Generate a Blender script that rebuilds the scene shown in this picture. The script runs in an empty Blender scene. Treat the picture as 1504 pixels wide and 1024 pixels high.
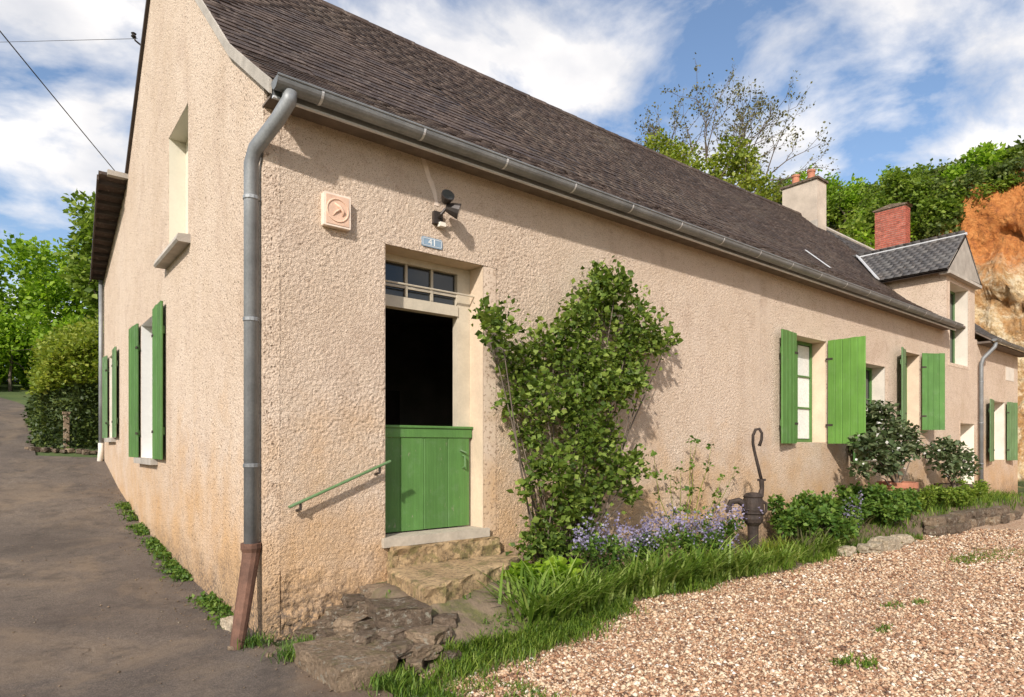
import bpy, math, random
import numpy as np
from mathutils import Vector, Matrix, noise as mnoise
from mathutils.geometry import tessellate_polygon

random.seed(7); RNG = np.random.default_rng(7)
S = bpy.context.scene
COL = S.collection
R = math.radians

# ------------------------------------------------------------------ camera, sky, sun, exposure
F_PX, CX, HOR, EYE = 926.0, 752.0, 655.0, 1.6          # focal length, centre and horizon of the photograph, in its pixels
YAW = math.atan((1900 - CX) / F_PX)
FWD = np.array([math.cos(YAW), math.sin(YAW)]); RGT = np.array([math.sin(YAW), -math.cos(YAW)])
def ray(px): return FWD + (px - CX) / F_PX * RGT
CAM = -F_PX * EYE / (940 - HOR) * ray(388)             # the house corner is the origin
def on_y(px, py, y=0.0):
    r = ray(px); t = (y - CAM[1]) / r[1]; return CAM[0] + t * r[0], (HOR - py) / F_PX * t + EYE
def on_x(px, py, x=0.0):
    r = ray(px); t = (x - CAM[0]) / r[0]; return CAM[1] + t * r[1], (HOR - py) / F_PX * t + EYE
def on_z(px, py, z=0.0):
    p = CAM + F_PX * (EYE - z) / (py - HOR) * ray(px); return p[0], p[1]
def at_t(px, py, t):
    p = CAM + t * ray(px); return p[0], p[1], (HOR - py) / F_PX * t + EYE

cam_d = bpy.data.cameras.new('camera'); cam = bpy.data.objects.new('camera', cam_d); COL.objects.link(cam)
cam.location = (CAM[0], CAM[1], EYE); cam.rotation_euler = (R(90), 0, YAW - R(90))
cam_d.sensor_width = 36; cam_d.lens = 36 * F_PX / 1504; cam_d.shift_y = (HOR - 512) / 1504
cam_d.clip_start = 0.05; cam_d.clip_end = 2000
S.camera = cam

LIGHT = Vector((1.40, 1.0, -1.05)).normalized()          # the way the sunlight travels
SUN_EL = math.asin(-LIGHT.z); SUN_AZ = math.atan2(-LIGHT.x, -LIGHT.y)
sun_d = bpy.data.lights.new('sun', 'SUN'); sun = bpy.data.objects.new('sun', sun_d); COL.objects.link(sun)
sun_d.energy = 4.0; sun_d.angle = R(1.6); sun_d.color = (1.0, 0.935, 0.86)
sun.rotation_euler = LIGHT.to_track_quat('-Z', 'Y').to_euler(); sun.location = (-20, -12, 15)

W = bpy.data.worlds.new('World'); S.world = W; W.use_nodes = True
wn = W.node_tree.nodes; wl = W.node_tree.links; wn.clear()
def WN(t, **kw):
    n = wn.new(t)
    for k, v in kw.items(): setattr(n, k, v)
    return n
sky = WN('ShaderNodeTexSky', sky_type='NISHITA', sun_disc=False); sky.sun_elevation = SUN_EL; sky.sun_rotation = SUN_AZ
sky.air_density = 1.0; sky.dust_density = 1.6; sky.ozone_density = 2.2
tc = WN('ShaderNodeTexCoord'); sep = WN('ShaderNodeSeparateXYZ'); wl.new(tc.outputs['Generated'], sep.inputs[0])
zc = WN('ShaderNodeMath', operation='MAXIMUM'); wl.new(sep.outputs[2], zc.inputs[0]); zc.inputs[1].default_value = 0.0
za = WN('ShaderNodeMath', operation='ADD'); wl.new(zc.outputs[0], za.inputs[0]); za.inputs[1].default_value = 0.32
dv = WN('ShaderNodeVectorMath', operation='DIVIDE'); wl.new(tc.outputs['Generated'], dv.inputs[0])
cb = WN('ShaderNodeCombineXYZ')
for i in range(3): wl.new(za.outputs[0], cb.inputs[i])
wl.new(cb.outputs[0], dv.inputs[1])
ns = WN('ShaderNodeTexNoise'); ns.inputs['Scale'].default_value = 3.1; ns.inputs['Detail'].default_value = 9; ns.inputs['Roughness'].default_value = 0.56
ns.inputs['Distortion'].default_value = 0.25; wl.new(dv.outputs[0], ns.inputs['Vector'])
rp = WN('ShaderNodeValToRGB'); rp.color_ramp.elements[0].position = 0.42; rp.color_ramp.elements[1].position = 0.575; wl.new(ns.outputs['Fac'], rp.inputs[0])
ns2 = WN('ShaderNodeTexNoise'); ns2.inputs['Scale'].default_value = 5.0; ns2.inputs['Detail'].default_value = 6; wl.new(dv.outputs[0], ns2.inputs['Vector'])
rc = WN('ShaderNodeValToRGB'); wl.new(ns2.outputs['Fac'], rc.inputs[0])
rc.color_ramp.elements[0].position = 0.3; rc.color_ramp.elements[0].color = (4.1, 4.15, 4.4, 1)
rc.color_ramp.elements[1].position = 0.62; rc.color_ramp.elements[1].color = (6.6, 6.3, 6.0, 1)
fac = WN('ShaderNodeMath', operation='MULTIPLY'); wl.new(rp.outputs[0], fac.inputs[0]); fac.inputs[1].default_value = 0.93
mx = WN('ShaderNodeMix', data_type='RGBA'); wl.new(fac.outputs[0], mx.inputs['Factor'])
wl.new(sky.outputs[0], mx.inputs['A']); wl.new(rc.outputs[0], mx.inputs['B'])
bg = WN('ShaderNodeBackground'); bg.inputs['Strength'].default_value = 0.15; wl.new(mx.outputs['Result'], bg.inputs['Color'])
wo = WN('ShaderNodeOutputWorld'); wl.new(bg.outputs[0], wo.inputs['Surface'])

S.view_settings.view_transform = 'Standard'; S.view_settings.look = 'None'; S.view_settings.gamma = 1.0
S.view_settings.exposure = 0.33; S.view_settings.use_curve_mapping = False
S.render.engine = 'CYCLES'; S.cycles.use_denoising = True; S.cycles.max_bounces = 6; S.cycles.transparent_max_bounces = 4
S.cycles.caustics_reflective = False; S.cycles.caustics_refractive = False; S.cycles.sample_clamp_indirect = 6

# ------------------------------------------------------------------ helpers: meshes
class MB:
    def __init__(s): s.v = []; s.f = []
    def poly(s, pts):
        b = len(s.v); s.v += [tuple(p) for p in pts]; s.f.append(tuple(range(b, b + len(pts))))
    def box(s, lo, hi):
        (a, b, c), (d, e, f) = lo, hi; n = len(s.v)
        s.v += [(a,b,c),(d,b,c),(d,e,c),(a,e,c),(a,b,f),(d,b,f),(d,e,f),(a,e,f)]
        s.f += [tuple(n+i for i in q) for q in ((3,2,1,0),(4,5,6,7),(0,1,5,4),(1,2,6,5),(2,3,7,6),(3,0,4,7))]
        return s
    def obox(s, o, ex, ey, ez, sx, sy, sz, ch=0.0):
        """box from corner o along unit axes; long edges along ez chamfered by ch"""
        o, ex, ey, ez = map(Vector, (o, ex, ey, ez))
        if ch: pr = [(ch,0),(sx-ch,0),(sx,ch),(sx,sy-ch),(sx-ch,sy),(ch,sy),(0,sy-ch),(0,ch)]
        else: pr = [(0,0),(sx,0),(sx,sy),(0,sy)]
        n = len(pr); b = len(s.v)
        for h in (0, sz):
            s.v += [tuple(o + ex*p + ey*q + ez*h) for p, q in pr]
        s.f += [tuple(b+i for i in reversed(range(n))), tuple(b+n+i for i in range(n))]
        s.f += [(b+i, b+(i+1)%n, b+n+(i+1)%n, b+n+i) for i in range(n)]
        return s
    def tube(s, path, rad, n=8, cap=True):
        P = [Vector(p) for p in path]; k = len(P); rr = rad if hasattr(rad, '__len__') else [rad]*k
        b = len(s.v); up = None
        for i in range(k):
            t = (P[min(i+1,k-1)] - P[max(i-1,0)]).normalized()
            if up is None: up = t.orthogonal().normalized()
            up = (up - t*up.dot(t)); up = up.normalized() if up.length > 1e-5 else t.orthogonal().normalized()
            sd = t.cross(up)
            s.v += [tuple(P[i] + (up*math.cos(2*math.pi*j/n) + sd*math.sin(2*math.pi*j/n))*rr[i]) for j in range(n)]
        for i in range(k-1):
            s.f += [(b+i*n+j, b+i*n+(j+1)%n, b+(i+1)*n+(j+1)%n, b+(i+1)*n+j) for j in range(n)]
        if cap: s.f += [tuple(b+j for j in reversed(range(n))), tuple(b+(k-1)*n+j for j in range(n))]
        return s
    def lathe(s, prof, c, n=20):
        b = len(s.v)
        for r, z in prof: s.v += [(c[0]+r*math.cos(2*math.pi*j/n), c[1]+r*math.sin(2*math.pi*j/n), c[2]+z) for j in range(n)]
        for i in range(len(prof)-1):
            s.f += [(b+i*n+j, b+i*n+(j+1)%n, b+(i+1)*n+(j+1)%n, b+(i+1)*n+j) for j in range(n)]
        s.f += [tuple(b+j for j in reversed(range(n))), tuple(b+(len(prof)-1)*n+j for j in range(n))]
        return s
    def slab(s, outer, holes, to3, depth, rev=None):
        """flat wall of 2-D outline with holes; to3(u, v, d) gives the point d behind the face"""
        loops = [[Vector((u, v, 0)) for u, v in L] for L in [outer] + holes]
        flat = [p for L in loops for p in L]; tris = tessellate_polygon(loops)
        for d, fl in ((0, False), (depth, True)):
            b = len(s.v); s.v += [tuple(to3(p.x, p.y, d)) for p in flat]
            for t in tris:
                a, bb, c = (flat[i] for i in t)
                ccw = (bb.x-a.x)*(c.y-a.y) - (bb.y-a.y)*(c.x-a.x) > 0
                q = t if ccw else (t[0], t[2], t[1])
                s.f.append(tuple(b+i for i in (q if not fl else q[::-1])))
        for L in loops:
            for i in range(len(L)):
                p, q = L[i], L[(i+1) % len(L)]
                s.poly([to3(p.x,p.y,0), to3(p.x,p.y,depth), to3(q.x,q.y,depth), to3(q.x,q.y,0)])
        return s
    def arr(s, V, Fc):
        b = len(s.v); s.v += [tuple(p) for p in V]; s.f += [tuple(b+i for i in f) for f in Fc]; return s
    def build(s, name, mat, parent=None, smooth=False, mods=None):
        V = np.array(s.v, dtype=float); org = np.zeros(3)
        if parent is None:
            lo, hi = V.min(0), V.max(0); org = np.array([(lo[0]+hi[0])/2, (lo[1]+hi[1])/2, lo[2]])
        me = bpy.data.meshes.new(name); me.from_pydata((V-org).tolist(), [], s.f); me.update()
        return link(name, me, mat, parent, org, smooth)

def link(name, me, mat, parent=None, org=(0,0,0), smooth=False):
    o = bpy.data.objects.new(name, me); COL.objects.link(o); o.location = Vector(org)
    if mat is not None and not me.materials: me.materials.append(mat)
    if smooth: me.shade_smooth()
    if parent is not None: adopt(o, parent)
    return o
def adopt(o, parent):
    o.parent = parent
    if parent.parent is None: o.matrix_parent_inverse = Matrix.Translation(-parent.location)
def raw(name, V, Fq, mat, parent=None, org=(0,0,0), smooth=False):
    """big numpy mesh; Fq is an (n, 3) or (n, 4) index array"""
    V = np.asarray(V, dtype=np.float32) - np.asarray(org, dtype=np.float32); Fq = np.asarray(Fq, dtype=np.int32)
    me = bpy.data.meshes.new(name); n, k = Fq.shape
    me.vertices.add(len(V)); me.vertices.foreach_set('co', V.ravel())
    me.loops.add(n*k); me.loops.foreach_set('vertex_index', Fq.ravel())
    me.polygons.add(n); me.polygons.foreach_set('loop_start', np.arange(0, n*k, k, dtype=np.int32))
    me.update(calc_edges=True); me.validate()
    return link(name, me, mat, parent, org, smooth)
def tag(o, label, cat, group=None):
    o['label'] = label; o['category'] = cat
    if group: o['group'] = group
    return o
def struct(o, kind='structure'): o['kind'] = kind; return o
def stuff(o, label=None, cat=None):
    o['kind'] = 'stuff'
    if label: o['label'] = label; o['category'] = cat
    return o
def thing(name, label, cat, loc, group=None):
    o = bpy.data.objects.new(name, None); COL.objects.link(o); o.location = loc; o.empty_display_size = 0.2
    return tag(o, label, cat, group)
def fbm(x, y, z=0.0, o=4): return mnoise.fractal(Vector((x, y, z)), 1.0, 2.0, o)

# ------------------------------------------------------------------ helpers: materials
class G:
    def __init__(s, name):
        s.m = bpy.data.materials.new(name); s.m.use_nodes = True; s.t = s.m.node_tree; s.t.nodes.clear()
        s.out = s.t.nodes.new('ShaderNodeOutputMaterial'); s.co = s.t.nodes.new('ShaderNodeTexCoord')
    def n(s, typ, props=None, **ins):
        nd = s.t.nodes.new(typ)
        for k, v in (props or {}).items(): setattr(nd, k, v)
        for k, v in ins.items():
            k = k.replace('_', ' '); k = int(k[1:]) if k[0] == 'i' and k[1:].isdigit() else k
            so = nd.inputs[k]
            if isinstance(v, bpy.types.NodeSocket): s.t.links.new(v, so)
            else: so.default_value = v
        return nd
    def pos(s): return s.n('ShaderNodeNewGeometry').outputs['Position']
    def noise(s, scale, detail=4, rough=0.55, vec=None, dist=0.0):
        return s.n('ShaderNodeTexNoise', Scale=scale, Detail=detail, Roughness=rough, Distortion=dist, Vector=vec or s.pos()).outputs['Fac']
    def voro(s, scale, vec=None, feature='F1', out='Distance', rnd=1.0):
        return s.n('ShaderNodeTexVoronoi', dict(feature=feature), Scale=scale, Randomness=rnd, Vector=vec or s.pos()).outputs[out]
    def ramp(s, fac, stops):
        r = s.n('ShaderNodeValToRGB', Fac=fac); e = r.color_ramp.elements
        while len(e) < len(stops): e.new(0.5)
        for el, (p, c) in zip(e, stops):
            el.position = p; el.color = (c, c, c, 1) if not hasattr(c, '__len__') else (*c, 1)
        return r.outputs['Color']
    def math(s, op, a, b=0.0, c=0.0, clamp=False): return s.n('ShaderNodeMath', dict(operation=op, use_clamp=clamp), i0=a, i1=b, i2=c).outputs[0]
    def mix(s, f, a, b, mode='MIX'):
        def c(v): return v if isinstance(v, bpy.types.NodeSocket) else (*v, 1) if hasattr(v, '__len__') else (v, v, v, 1)
        nd = s.t.nodes.new('ShaderNodeMix'); nd.data_type = 'RGBA'; nd.blend_type = mode
        for so, v in ((nd.inputs['Factor'], f), (nd.inputs[6], c(a)), (nd.inputs[7], c(b))):
            if isinstance(v, bpy.types.NodeSocket): s.t.links.new(v, so)
            else: so.default_value = v
        return nd.outputs[2]
    def bump(s, h, dist, strength=1.0, normal=None):
        nd = s.n('ShaderNodeBump', Height=h, Distance=dist, Strength=strength)
        if normal: s.t.links.new(normal, nd.inputs['Normal'])
        return nd.outputs[0]
    def rand(s):
        a = s.n('ShaderNodeNewGeometry').outputs['Random Per Island']; b = s.n('ShaderNodeObjectInfo').outputs['Random']
        return s.math('FRACT', s.math('ADD', a, b))
    def done(s, col, rough=0.8, normal=None, **kw):
        b = s.n('ShaderNodeBsdfPrincipled')
        for k, v in dict(Base_Color=col, Roughness=rough, Normal=normal, **kw).items():
            if v is None: continue
            so = b.inputs[k.replace('_', ' ')]
            if isinstance(v, bpy.types.NodeSocket): s.t.links.new(v, so)
            else: so.default_value = (*v, 1) if hasattr(v, '__len__') and len(v) == 3 else v
        s.t.links.new(b.outputs[0], s.out.inputs['Surface']); s.b = b
        return s.m

def weathered(name, base, var=0.25, scale=6.0, rough=0.7, bump=0.002, bscale=60.0, dark=0.5, metallic=0.0):
    g = G(name); n1 = g.noise(scale, 6); n2 = g.noise(bscale, 4)
    b = np.array(base)
    col = g.ramp(n1, [(0.3, tuple(b*(1-var))), (0.7, tuple(np.minimum(b*(1+var), 0.95)))])
    col = g.mix(g.ramp(n2, [(0.35, dark*0.5), (0.6, 0.0)]), col, tuple(b*0.45))
    rv = g.math('ADD', g.math('MULTIPLY', g.math('FRACT', g.math('MULTIPLY', g.rand(), 7.3)), 0.26), 0.87)
    col = g.mix(1.0, col, g.n('ShaderNodeCombineColor', i0=rv, i1=rv, i2=rv).outputs[0], 'MULTIPLY')
    return g.done(col, rough, g.bump(n2, bump) if bump else None, Metallic=metallic)

def roughcast(name, chunk=42.0, depth=0.014, pits=False):
    g = G(name); p = g.pos(); sp = g.n('ShaderNodeSeparateXYZ', Vector=p)
    warp = g.n('ShaderNodeMix', dict(data_type='RGBA', blend_type='ADD'), Factor=1.0)
    nz = g.n('ShaderNodeTexNoise', Scale=18.0, Detail=3.0, Vector=p)
    wv = g.n('ShaderNodeVectorMath', dict(operation='MULTIPLY_ADD'), i0=nz.outputs['Color'], i1=(0.05,0.05,0.05), i2=p).outputs[0]
    v1 = g.n('ShaderNodeTexVoronoi', dict(feature='SMOOTH_F1'), Scale=chunk, Smoothness=0.35, Vector=wv).outputs['Distance']
    n1 = g.noise(chunk*0.55, 5, 0.6, wv); n2 = g.noise(chunk*3.0, 3, 0.6)
    h = g.math('ADD', g.math('MULTIPLY', g.math('SUBTRACT', 1.0, v1), 0.55), g.math('ADD', g.math('MULTIPLY', n1, 0.75), g.math('MULTIPLY', n2, 0.14)))
    big = g.noise(0.55, 5, 0.6); mid = g.noise(2.6, 6, 0.65)
    col = g.ramp(big, [(0.30, (0.525, 0.405, 0.300)), (0.5, (0.595, 0.475, 0.365)), (0.72, (0.64, 0.525, 0.42))])
    col = g.mix(g.ramp(mid, [(0.35, 0.0), (0.75, 0.6)]), col, (0.64, 0.52, 0.42))
    col = g.mix(g.ramp(g.noise(1.1, 7, 0.7, dist=0.6), [(0.50, 0.0), (0.66, 0.40)]), col, (0.40, 0.285, 0.21))
    # yellow-ochre damp rising from the ground, with an uneven edge
    edge = g.math('ADD', sp.outputs[2], g.math('MULTIPLY', g.math('SUBTRACT', g.noise(1.4, 6, 0.65), 0.5), -4.6))
    damp = g.ramp(g.math('MULTIPLY', edge, 0.5), [(0.10, 1.0), (0.95, 0.0)])
    col = g.mix(g.math('MULTIPLY', damp, 0.80), col, (0.52, 0.315, 0.145))
    # streaks of rain under sills and down the wall
    st = g.n('ShaderNodeTexNoise', Scale=1.0, Detail=5.0, Vector=g.n('ShaderNodeVectorMath', dict(operation='MULTIPLY'), i0=p, i1=(2.6, 2.6, 0.28)).outputs[0]).outputs['Fac']
    col = g.mix(g.ramp(st, [(0.55, 0.0), (0.78, 0.22)]), col, (0.36, 0.25, 0.16))
    # grey splash dirt at the foot, grainy
    e2 = g.math('ADD', sp.outputs[2], g.math('MULTIPLY', g.math('SUBTRACT', g.noise(3.0, 7, 0.7), 0.5), -1.5))
    dirt = g.math('MULTIPLY', g.ramp(e2, [(0.08, 1.0), (0.62, 0.0)]), g.ramp(g.noise(26.0, 4, 0.7), [(0.40, 1.0), (0.60, 0.15)]))
    col = g.mix(dirt, col, (0.12, 0.095, 0.075))
    # dark specks painted in to stand for shaded hollows of the roughcast
    col = g.mix(g.ramp(g.noise(chunk*1.1, 3, 0.6, g.n('ShaderNodeVectorMath', dict(operation='ADD'), i0=p, i1=(9.0,4.0,2.0)).outputs[0]), [(0.56, 0.0), (0.62, 0.72)]), col, (0.22, 0.145, 0.095))
    col = g.mix(g.ramp(g.noise(7.0, 7, 0.75), [(0.53, 0.0), (0.68, 0.42)]), col, (0.36, 0.255, 0.18))
    if pits:
        wp = g.n('ShaderNodeVectorMath', dict(operation='MULTIPLY'), i0=wv, i1=(1.0, 1.0, 0.72)).outputs[0]
        pv_ = g.n('ShaderNodeTexVoronoi', Scale=21.0, Vector=wp); sel = g.n('ShaderNodeSeparateColor', Color=pv_.outputs['Color']).outputs[0]
        pit = g.math('MULTIPLY', g.ramp(pv_.outputs['Distance'], [(0.10, 1.0), (0.24, 0.0)]), g.ramp(sel, [(0.35, 0.0), (0.5, 1.0)]))
        col = g.mix(g.math('MULTIPLY', pit, 0.5), col, (0.26, 0.17, 0.11)); h = g.math('SUBTRACT', h, g.math('MULTIPLY', pit, 0.9))  # pits darkened in colour too, painting in the shade they hold
    return g.done(col, 0.92, g.bump(h, depth), Specular_IOR_Level=0.2)

def slate_mat(name, c0, c1, c2, lichen=0.55):
    g = G(name); r = g.rand()
    col = g.ramp(r, [(0.0, c0), (0.45, c1), (1.0, c2)])
    col = g.mix(g.ramp(g.noise(0.8, 5, 0.6), [(0.35, 0.0), (0.7, 0.55)]), col, tuple(np.array(c0)*0.75))
    col = g.mix(g.ramp(g.noise(0.45, 7, 0.7, dist=0.8), [(0.50, 0.0), (0.70, 0.6)]), col, (0.125, 0.10, 0.075))
    col = g.mix(g.ramp(g.noise(11.0, 5, 0.75), [(0.53, 0.0), (0.66, lichen)]), col, (0.27, 0.215, 0.18))
    return g.done(col, g.ramp(r, [(0.0, 0.5), (1.0, 0.75)]), g.bump(g.noise(40.0, 4), 0.003), Specular_IOR_Level=0.22)

def leaf_mat(name, dark, mid, light, trans=0.35, clump=1.2):
    g = G(name); r = g.n('ShaderNodeNewGeometry').outputs['Random Per Island']
    k = g.math('ADD', g.math('MULTIPLY', r, 0.6), g.math('MULTIPLY', g.noise(clump, 2), 0.45))
    col = g.ramp(k, [(0.18, dark), (0.5, mid), (0.88, light)])
    m = g.done(col, 0.5, Specular_IOR_Level=0.3)
    tr = g.n('ShaderNodeBsdfTranslucent', Color=g.mix(1.0, col, (1.25, 1.3, 0.7), 'MULTIPLY'))
    ms = g.n('ShaderNodeMixShader', Fac=trans); g.t.links.new(g.b.outputs[0], ms.inputs[1]); g.t.links.new(tr.outputs[0], ms.inputs[2])
    g.t.links.new(ms.outputs[0], g.out.inputs['Surface'])
    return m

M = {}
M['facade'] = roughcast('roughcast_front', 52.0, 0.017); M['coat'] = roughcast('roughcast_coat', 105.0, 0.011)
M['gable'] = roughcast('roughcast_gable', 50.0, 0.013, True)
M['plaster'] = weathered('smooth_plaster', (0.62, 0.49, 0.36), 0.12, 3.0, 0.9, 0.003, 40.0, 0.3)
M['band'] = roughcast('trowelled_band', 30.0, 0.004)
M['whitewash'] = weathered('whitewash', (0.70, 0.64, 0.55), 0.10, 3.0, 0.9, 0.002, 30.0, 0.25)
M['offwhite'] = weathered('offwhite_paint', (0.58, 0.54, 0.44), 0.06, 2.0, 0.6, 0.0005, 30.0, 0.1)
M['frame'] = weathered('cream_frame_paint', (0.50, 0.44, 0.34), 0.12, 5.0, 0.55, 0.0008, 60.0, 0.25)
def painted(name, base, fade=0.25, chips=0.5):
    g = G(name); p = g.pos(); b = np.array(base)
    vs = g.n('ShaderNodeVectorMath', dict(operation='MULTIPLY'), i0=p, i1=(55.0, 55.0, 1.6)).outputs[0]
    grain = g.noise(1.0, 5, 0.6, vs); big = g.noise(2.2, 5, 0.6)
    col = g.ramp(big, [(0.3, tuple(b*0.82)), (0.7, tuple(b*1.16))])
    col = g.mix(g.ramp(grain, [(0.42, 0.35), (0.62, 0.0)]), col, tuple(b*0.62))
    col = g.mix(g.ramp(g.noise(5.0, 6, 0.7), [(0.52, 0.0), (0.75, fade)]), col, tuple(b*0.6 + 0.16))
    chip = g.math('MULTIPLY', g.ramp(g.noise(38.0, 3, 0.6, g.n('ShaderNodeVectorMath', dict(operation='MULTIPLY'), i0=p, i1=(1.0, 1.0, 0.3)).outputs[0]), [(0.66, 0.0), (0.70, chips)]), g.ramp(g.noise(3.0, 3), [(0.45, 0.0), (0.6, 1.0)]))
    col = g.mix(chip, col, (0.30, 0.26, 0.20))
    rv = g.math('ADD', g.math('MULTIPLY', g.n('ShaderNodeObjectInfo').outputs['Random'], 0.24), 0.88)
    col = g.mix(1.0, col, g.n('ShaderNodeCombineColor', i0=rv, i1=rv, i2=rv).outputs[0], 'MULTIPLY')
    return g.done(col, g.ramp(grain, [(0.3, 0.42), (0.7, 0.62)]), g.bump(g.math('SUBTRACT', grain, g.math('MULTIPLY', chip, 0.6)), 0.0018), Specular_IOR_Level=0.35)
M['green'] = painted('green_paint', (0.085, 0.195, 0.048)); M['green_dull'] = painted('weathered_green_paint', (0.115, 0.205, 0.085), 0.4, 0.7); M['green_bright'] = painted('sunlit_green_paint', (0.125, 0.275, 0.05), 0.18, 0.4)  # the brightest copy paints sunlight into the shutter that faces the sun
def stonework(name, c0, c1, lichen=(0.33, 0.31, 0.25), moss=0.35, depth=0.02):
    g = G(name); n1 = g.noise(7.0, 8, 0.68); n2 = g.noise(34.0, 6, 0.7); nz = g.n('ShaderNodeSeparateXYZ', Vector=g.n('ShaderNodeNewGeometry').outputs['Normal']).outputs[2]
    col = g.ramp(n1, [(0.3, c0), (0.7, c1)]); col = g.mix(g.ramp(n2, [(0.36, 0.65), (0.55, 0.0)]), col, tuple(np.array(c0)*0.4))
    col = g.mix(g.ramp(g.noise(16.0, 5, 0.7), [(0.56, 0.0), (0.64, 0.7)]), col, lichen)
    col = g.mix(g.math('MULTIPLY', g.ramp(g.noise(9.0, 6, 0.7), [(0.5, 0.0), (0.62, moss)]), g.math('MAXIMUM', nz, 0.0)), col, (0.085, 0.095, 0.022))
    rv = g.math('ADD', g.math('MULTIPLY', g.n('ShaderNodeObjectInfo').outputs['Random'], 0.4), 0.8); col = g.mix(1.0, col, g.n('ShaderNodeCombineColor', i0=rv, i1=rv, i2=rv).outputs[0], 'MULTIPLY')
    return g.done(col, 0.95, g.bump(g.math('ADD', g.math('ADD', n1, g.math('MULTIPLY', n2, 0.55)), g.math('MULTIPLY', g.noise(110.0, 3), 0.2)), depth*2.2), Specular_IOR_Level=0.2)
M['zinc'] = weathered('zinc', (0.24, 0.25, 0.255), 0.28, 3.0, 0.55, 0.0008, 45.0, 0.45, 0.3)
M['zinc_light'] = weathered('new_zinc', (0.62, 0.63, 0.64), 0.08, 4.0, 0.45, 0.0003, 50.0, 0.1, 0.2)
M['rust'] = weathered('rusty_iron', (0.15, 0.075, 0.048), 0.45, 9.0, 0.8, 0.002, 70.0, 0.6, 0.1)
M['castiron'] = weathered('brown_cast_iron', (0.045, 0.031, 0.024), 0.5, 14.0, 0.75, 0.003, 60.0, 0.5, 0.2)
M['black_metal'] = weathered('dark_metal', (0.045, 0.036, 0.032), 0.3, 10.0, 0.5, 0.0006, 60.0, 0.3, 0.3)
M['wood_dark'] = weathered('dark_wood', (0.055, 0.04, 0.032), 0.35, 7.0, 0.85, 0.002, 50.0, 0.4)
M['soffit'] = weathered('soffit_boards', (0.16, 0.125, 0.10), 0.25, 5.0, 0.9, 0.001, 50.0, 0.4)
M['concrete'] = weathered('grey_concrete', (0.40, 0.36, 0.31), 0.2, 5.0, 0.9, 0.003, 70.0, 0.4)
M['chimney_render'] = weathered('chimney_render', (0.50, 0.42, 0.34), 0.2, 2.2, 0.95, 0.006, 28.0, 0.35)
M['terracotta'] = weathered('terracotta', (0.42, 0.17, 0.10), 0.25, 7.0, 0.85, 0.002, 50.0, 0.35)
M['brick'] = weathered('red_brick', (0.36, 0.095, 0.06), 0.35, 9.0, 0.9, 0.003, 60.0, 0.4)
M['mortar'] = weathered('mortar', (0.42, 0.33, 0.27), 0.2, 9.0, 0.95, 0.003, 60.0, 0.3)
M['stone'] = stonework('weathered_stone', (0.19, 0.135, 0.09), (0.33, 0.245, 0.165))
M['stone_dark'] = stonework('dark_stone', (0.105, 0.075, 0.052), (0.215, 0.16, 0.115))
M['stone_pale'] = stonework('pale_limestone', (0.36, 0.29, 0.20), (0.56, 0.47, 0.35), (0.6, 0.55, 0.45), 0.4)
M['threshold'] = weathered('threshold_stone', (0.46, 0.40, 0.32), 0.15, 7.0, 0.9, 0.004, 30.0, 0.3)
M['plaque'] = weathered('pink_stone_plaque', (0.66, 0.45, 0.33), 0.10, 9.0, 0.9, 0.002, 50.0, 0.2)
M['plaque_rim'] = weathered('plaque_rim', (0.70, 0.58, 0.48), 0.10, 9.0, 0.9, 0.002, 50.0, 0.15)
M['blue'] = weathered('enamel_blue', (0.20, 0.28, 0.36), 0.12, 20.0, 0.4, 0, 60.0, 0.3)
M['white'] = weathered('white_enamel', (0.75, 0.75, 0.72), 0.03, 20.0, 0.4, 0, 60.0, 0.05)
M['lace'] = weathered('white_net_curtain', (0.72, 0.70, 0.66), 0.12, 30.0, 0.95, 0, 60.0, 0.1)
M['slate'] = slate_mat('old_brown_slate', (0.042, 0.028, 0.022), (0.060, 0.041, 0.033), (0.092, 0.065, 0.053))
M['slate_new'] = slate_mat('grey_slate', (0.060, 0.058, 0.060), (0.090, 0.086, 0.086), (0.13, 0.125, 0.12), 0.3)
M['bark'] = weathered('bark', (0.13, 0.10, 0.075), 0.3, 8.0, 0.95, 0.01, 30.0, 0.5)
M['leaf_rose'] = leaf_mat('rose_leaves', (0.045, 0.082, 0.014), (0.125, 0.195, 0.030), (0.31, 0.39, 0.085), 0.42, 3.0)
M['leaf_lime'] = leaf_mat('lime_leaves', (0.085, 0.165, 0.010), (0.200, 0.340, 0.022), (0.38, 0.50, 0.06), 0.5, 0.5)
M['leaf_mid'] = leaf_mat('mid_green_leaves', (0.065, 0.115, 0.014), (0.155, 0.235, 0.028), (0.31, 0.38, 0.07), 0.45, 0.6)
M['leaf_dark'] = leaf_mat('dark_green_leaves', (0.045, 0.075, 0.016), (0.105, 0.150, 0.034), (0.22, 0.26, 0.075), 0.38, 0.8)
M['leaf_hedge_shaded'] = leaf_mat('shaded_hedge_leaves', (0.022, 0.040, 0.010), (0.052, 0.080, 0.018), (0.12, 0.15, 0.030), 0.2, 1.0)  # darker leaf colour, shade painted onto the hedge sides
M['leaf_yellow'] = leaf_mat('yellow_green_leaves', (0.10, 0.15, 0.018), (0.20, 0.26, 0.030), (0.34, 0.36, 0.06), 0.4, 0.6)
M['leaf_bud'] = leaf_mat('young_brown_leaves', (0.06, 0.06, 0.025), (0.14, 0.14, 0.065), (0.26, 0.25, 0.13), 0.3, 1.0)
M['leaf_shrub'] = leaf_mat('glossy_shrub_leaves', (0.028, 0.050, 0.016), (0.065, 0.095, 0.034), (0.20, 0.23, 0.12), 0.2, 3.0)
M['grass'] = leaf_mat('grass_blades', (0.040, 0.085, 0.010), (0.105, 0.185, 0.018), (0.24, 0.30, 0.05), 0.35, 1.6)
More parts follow.
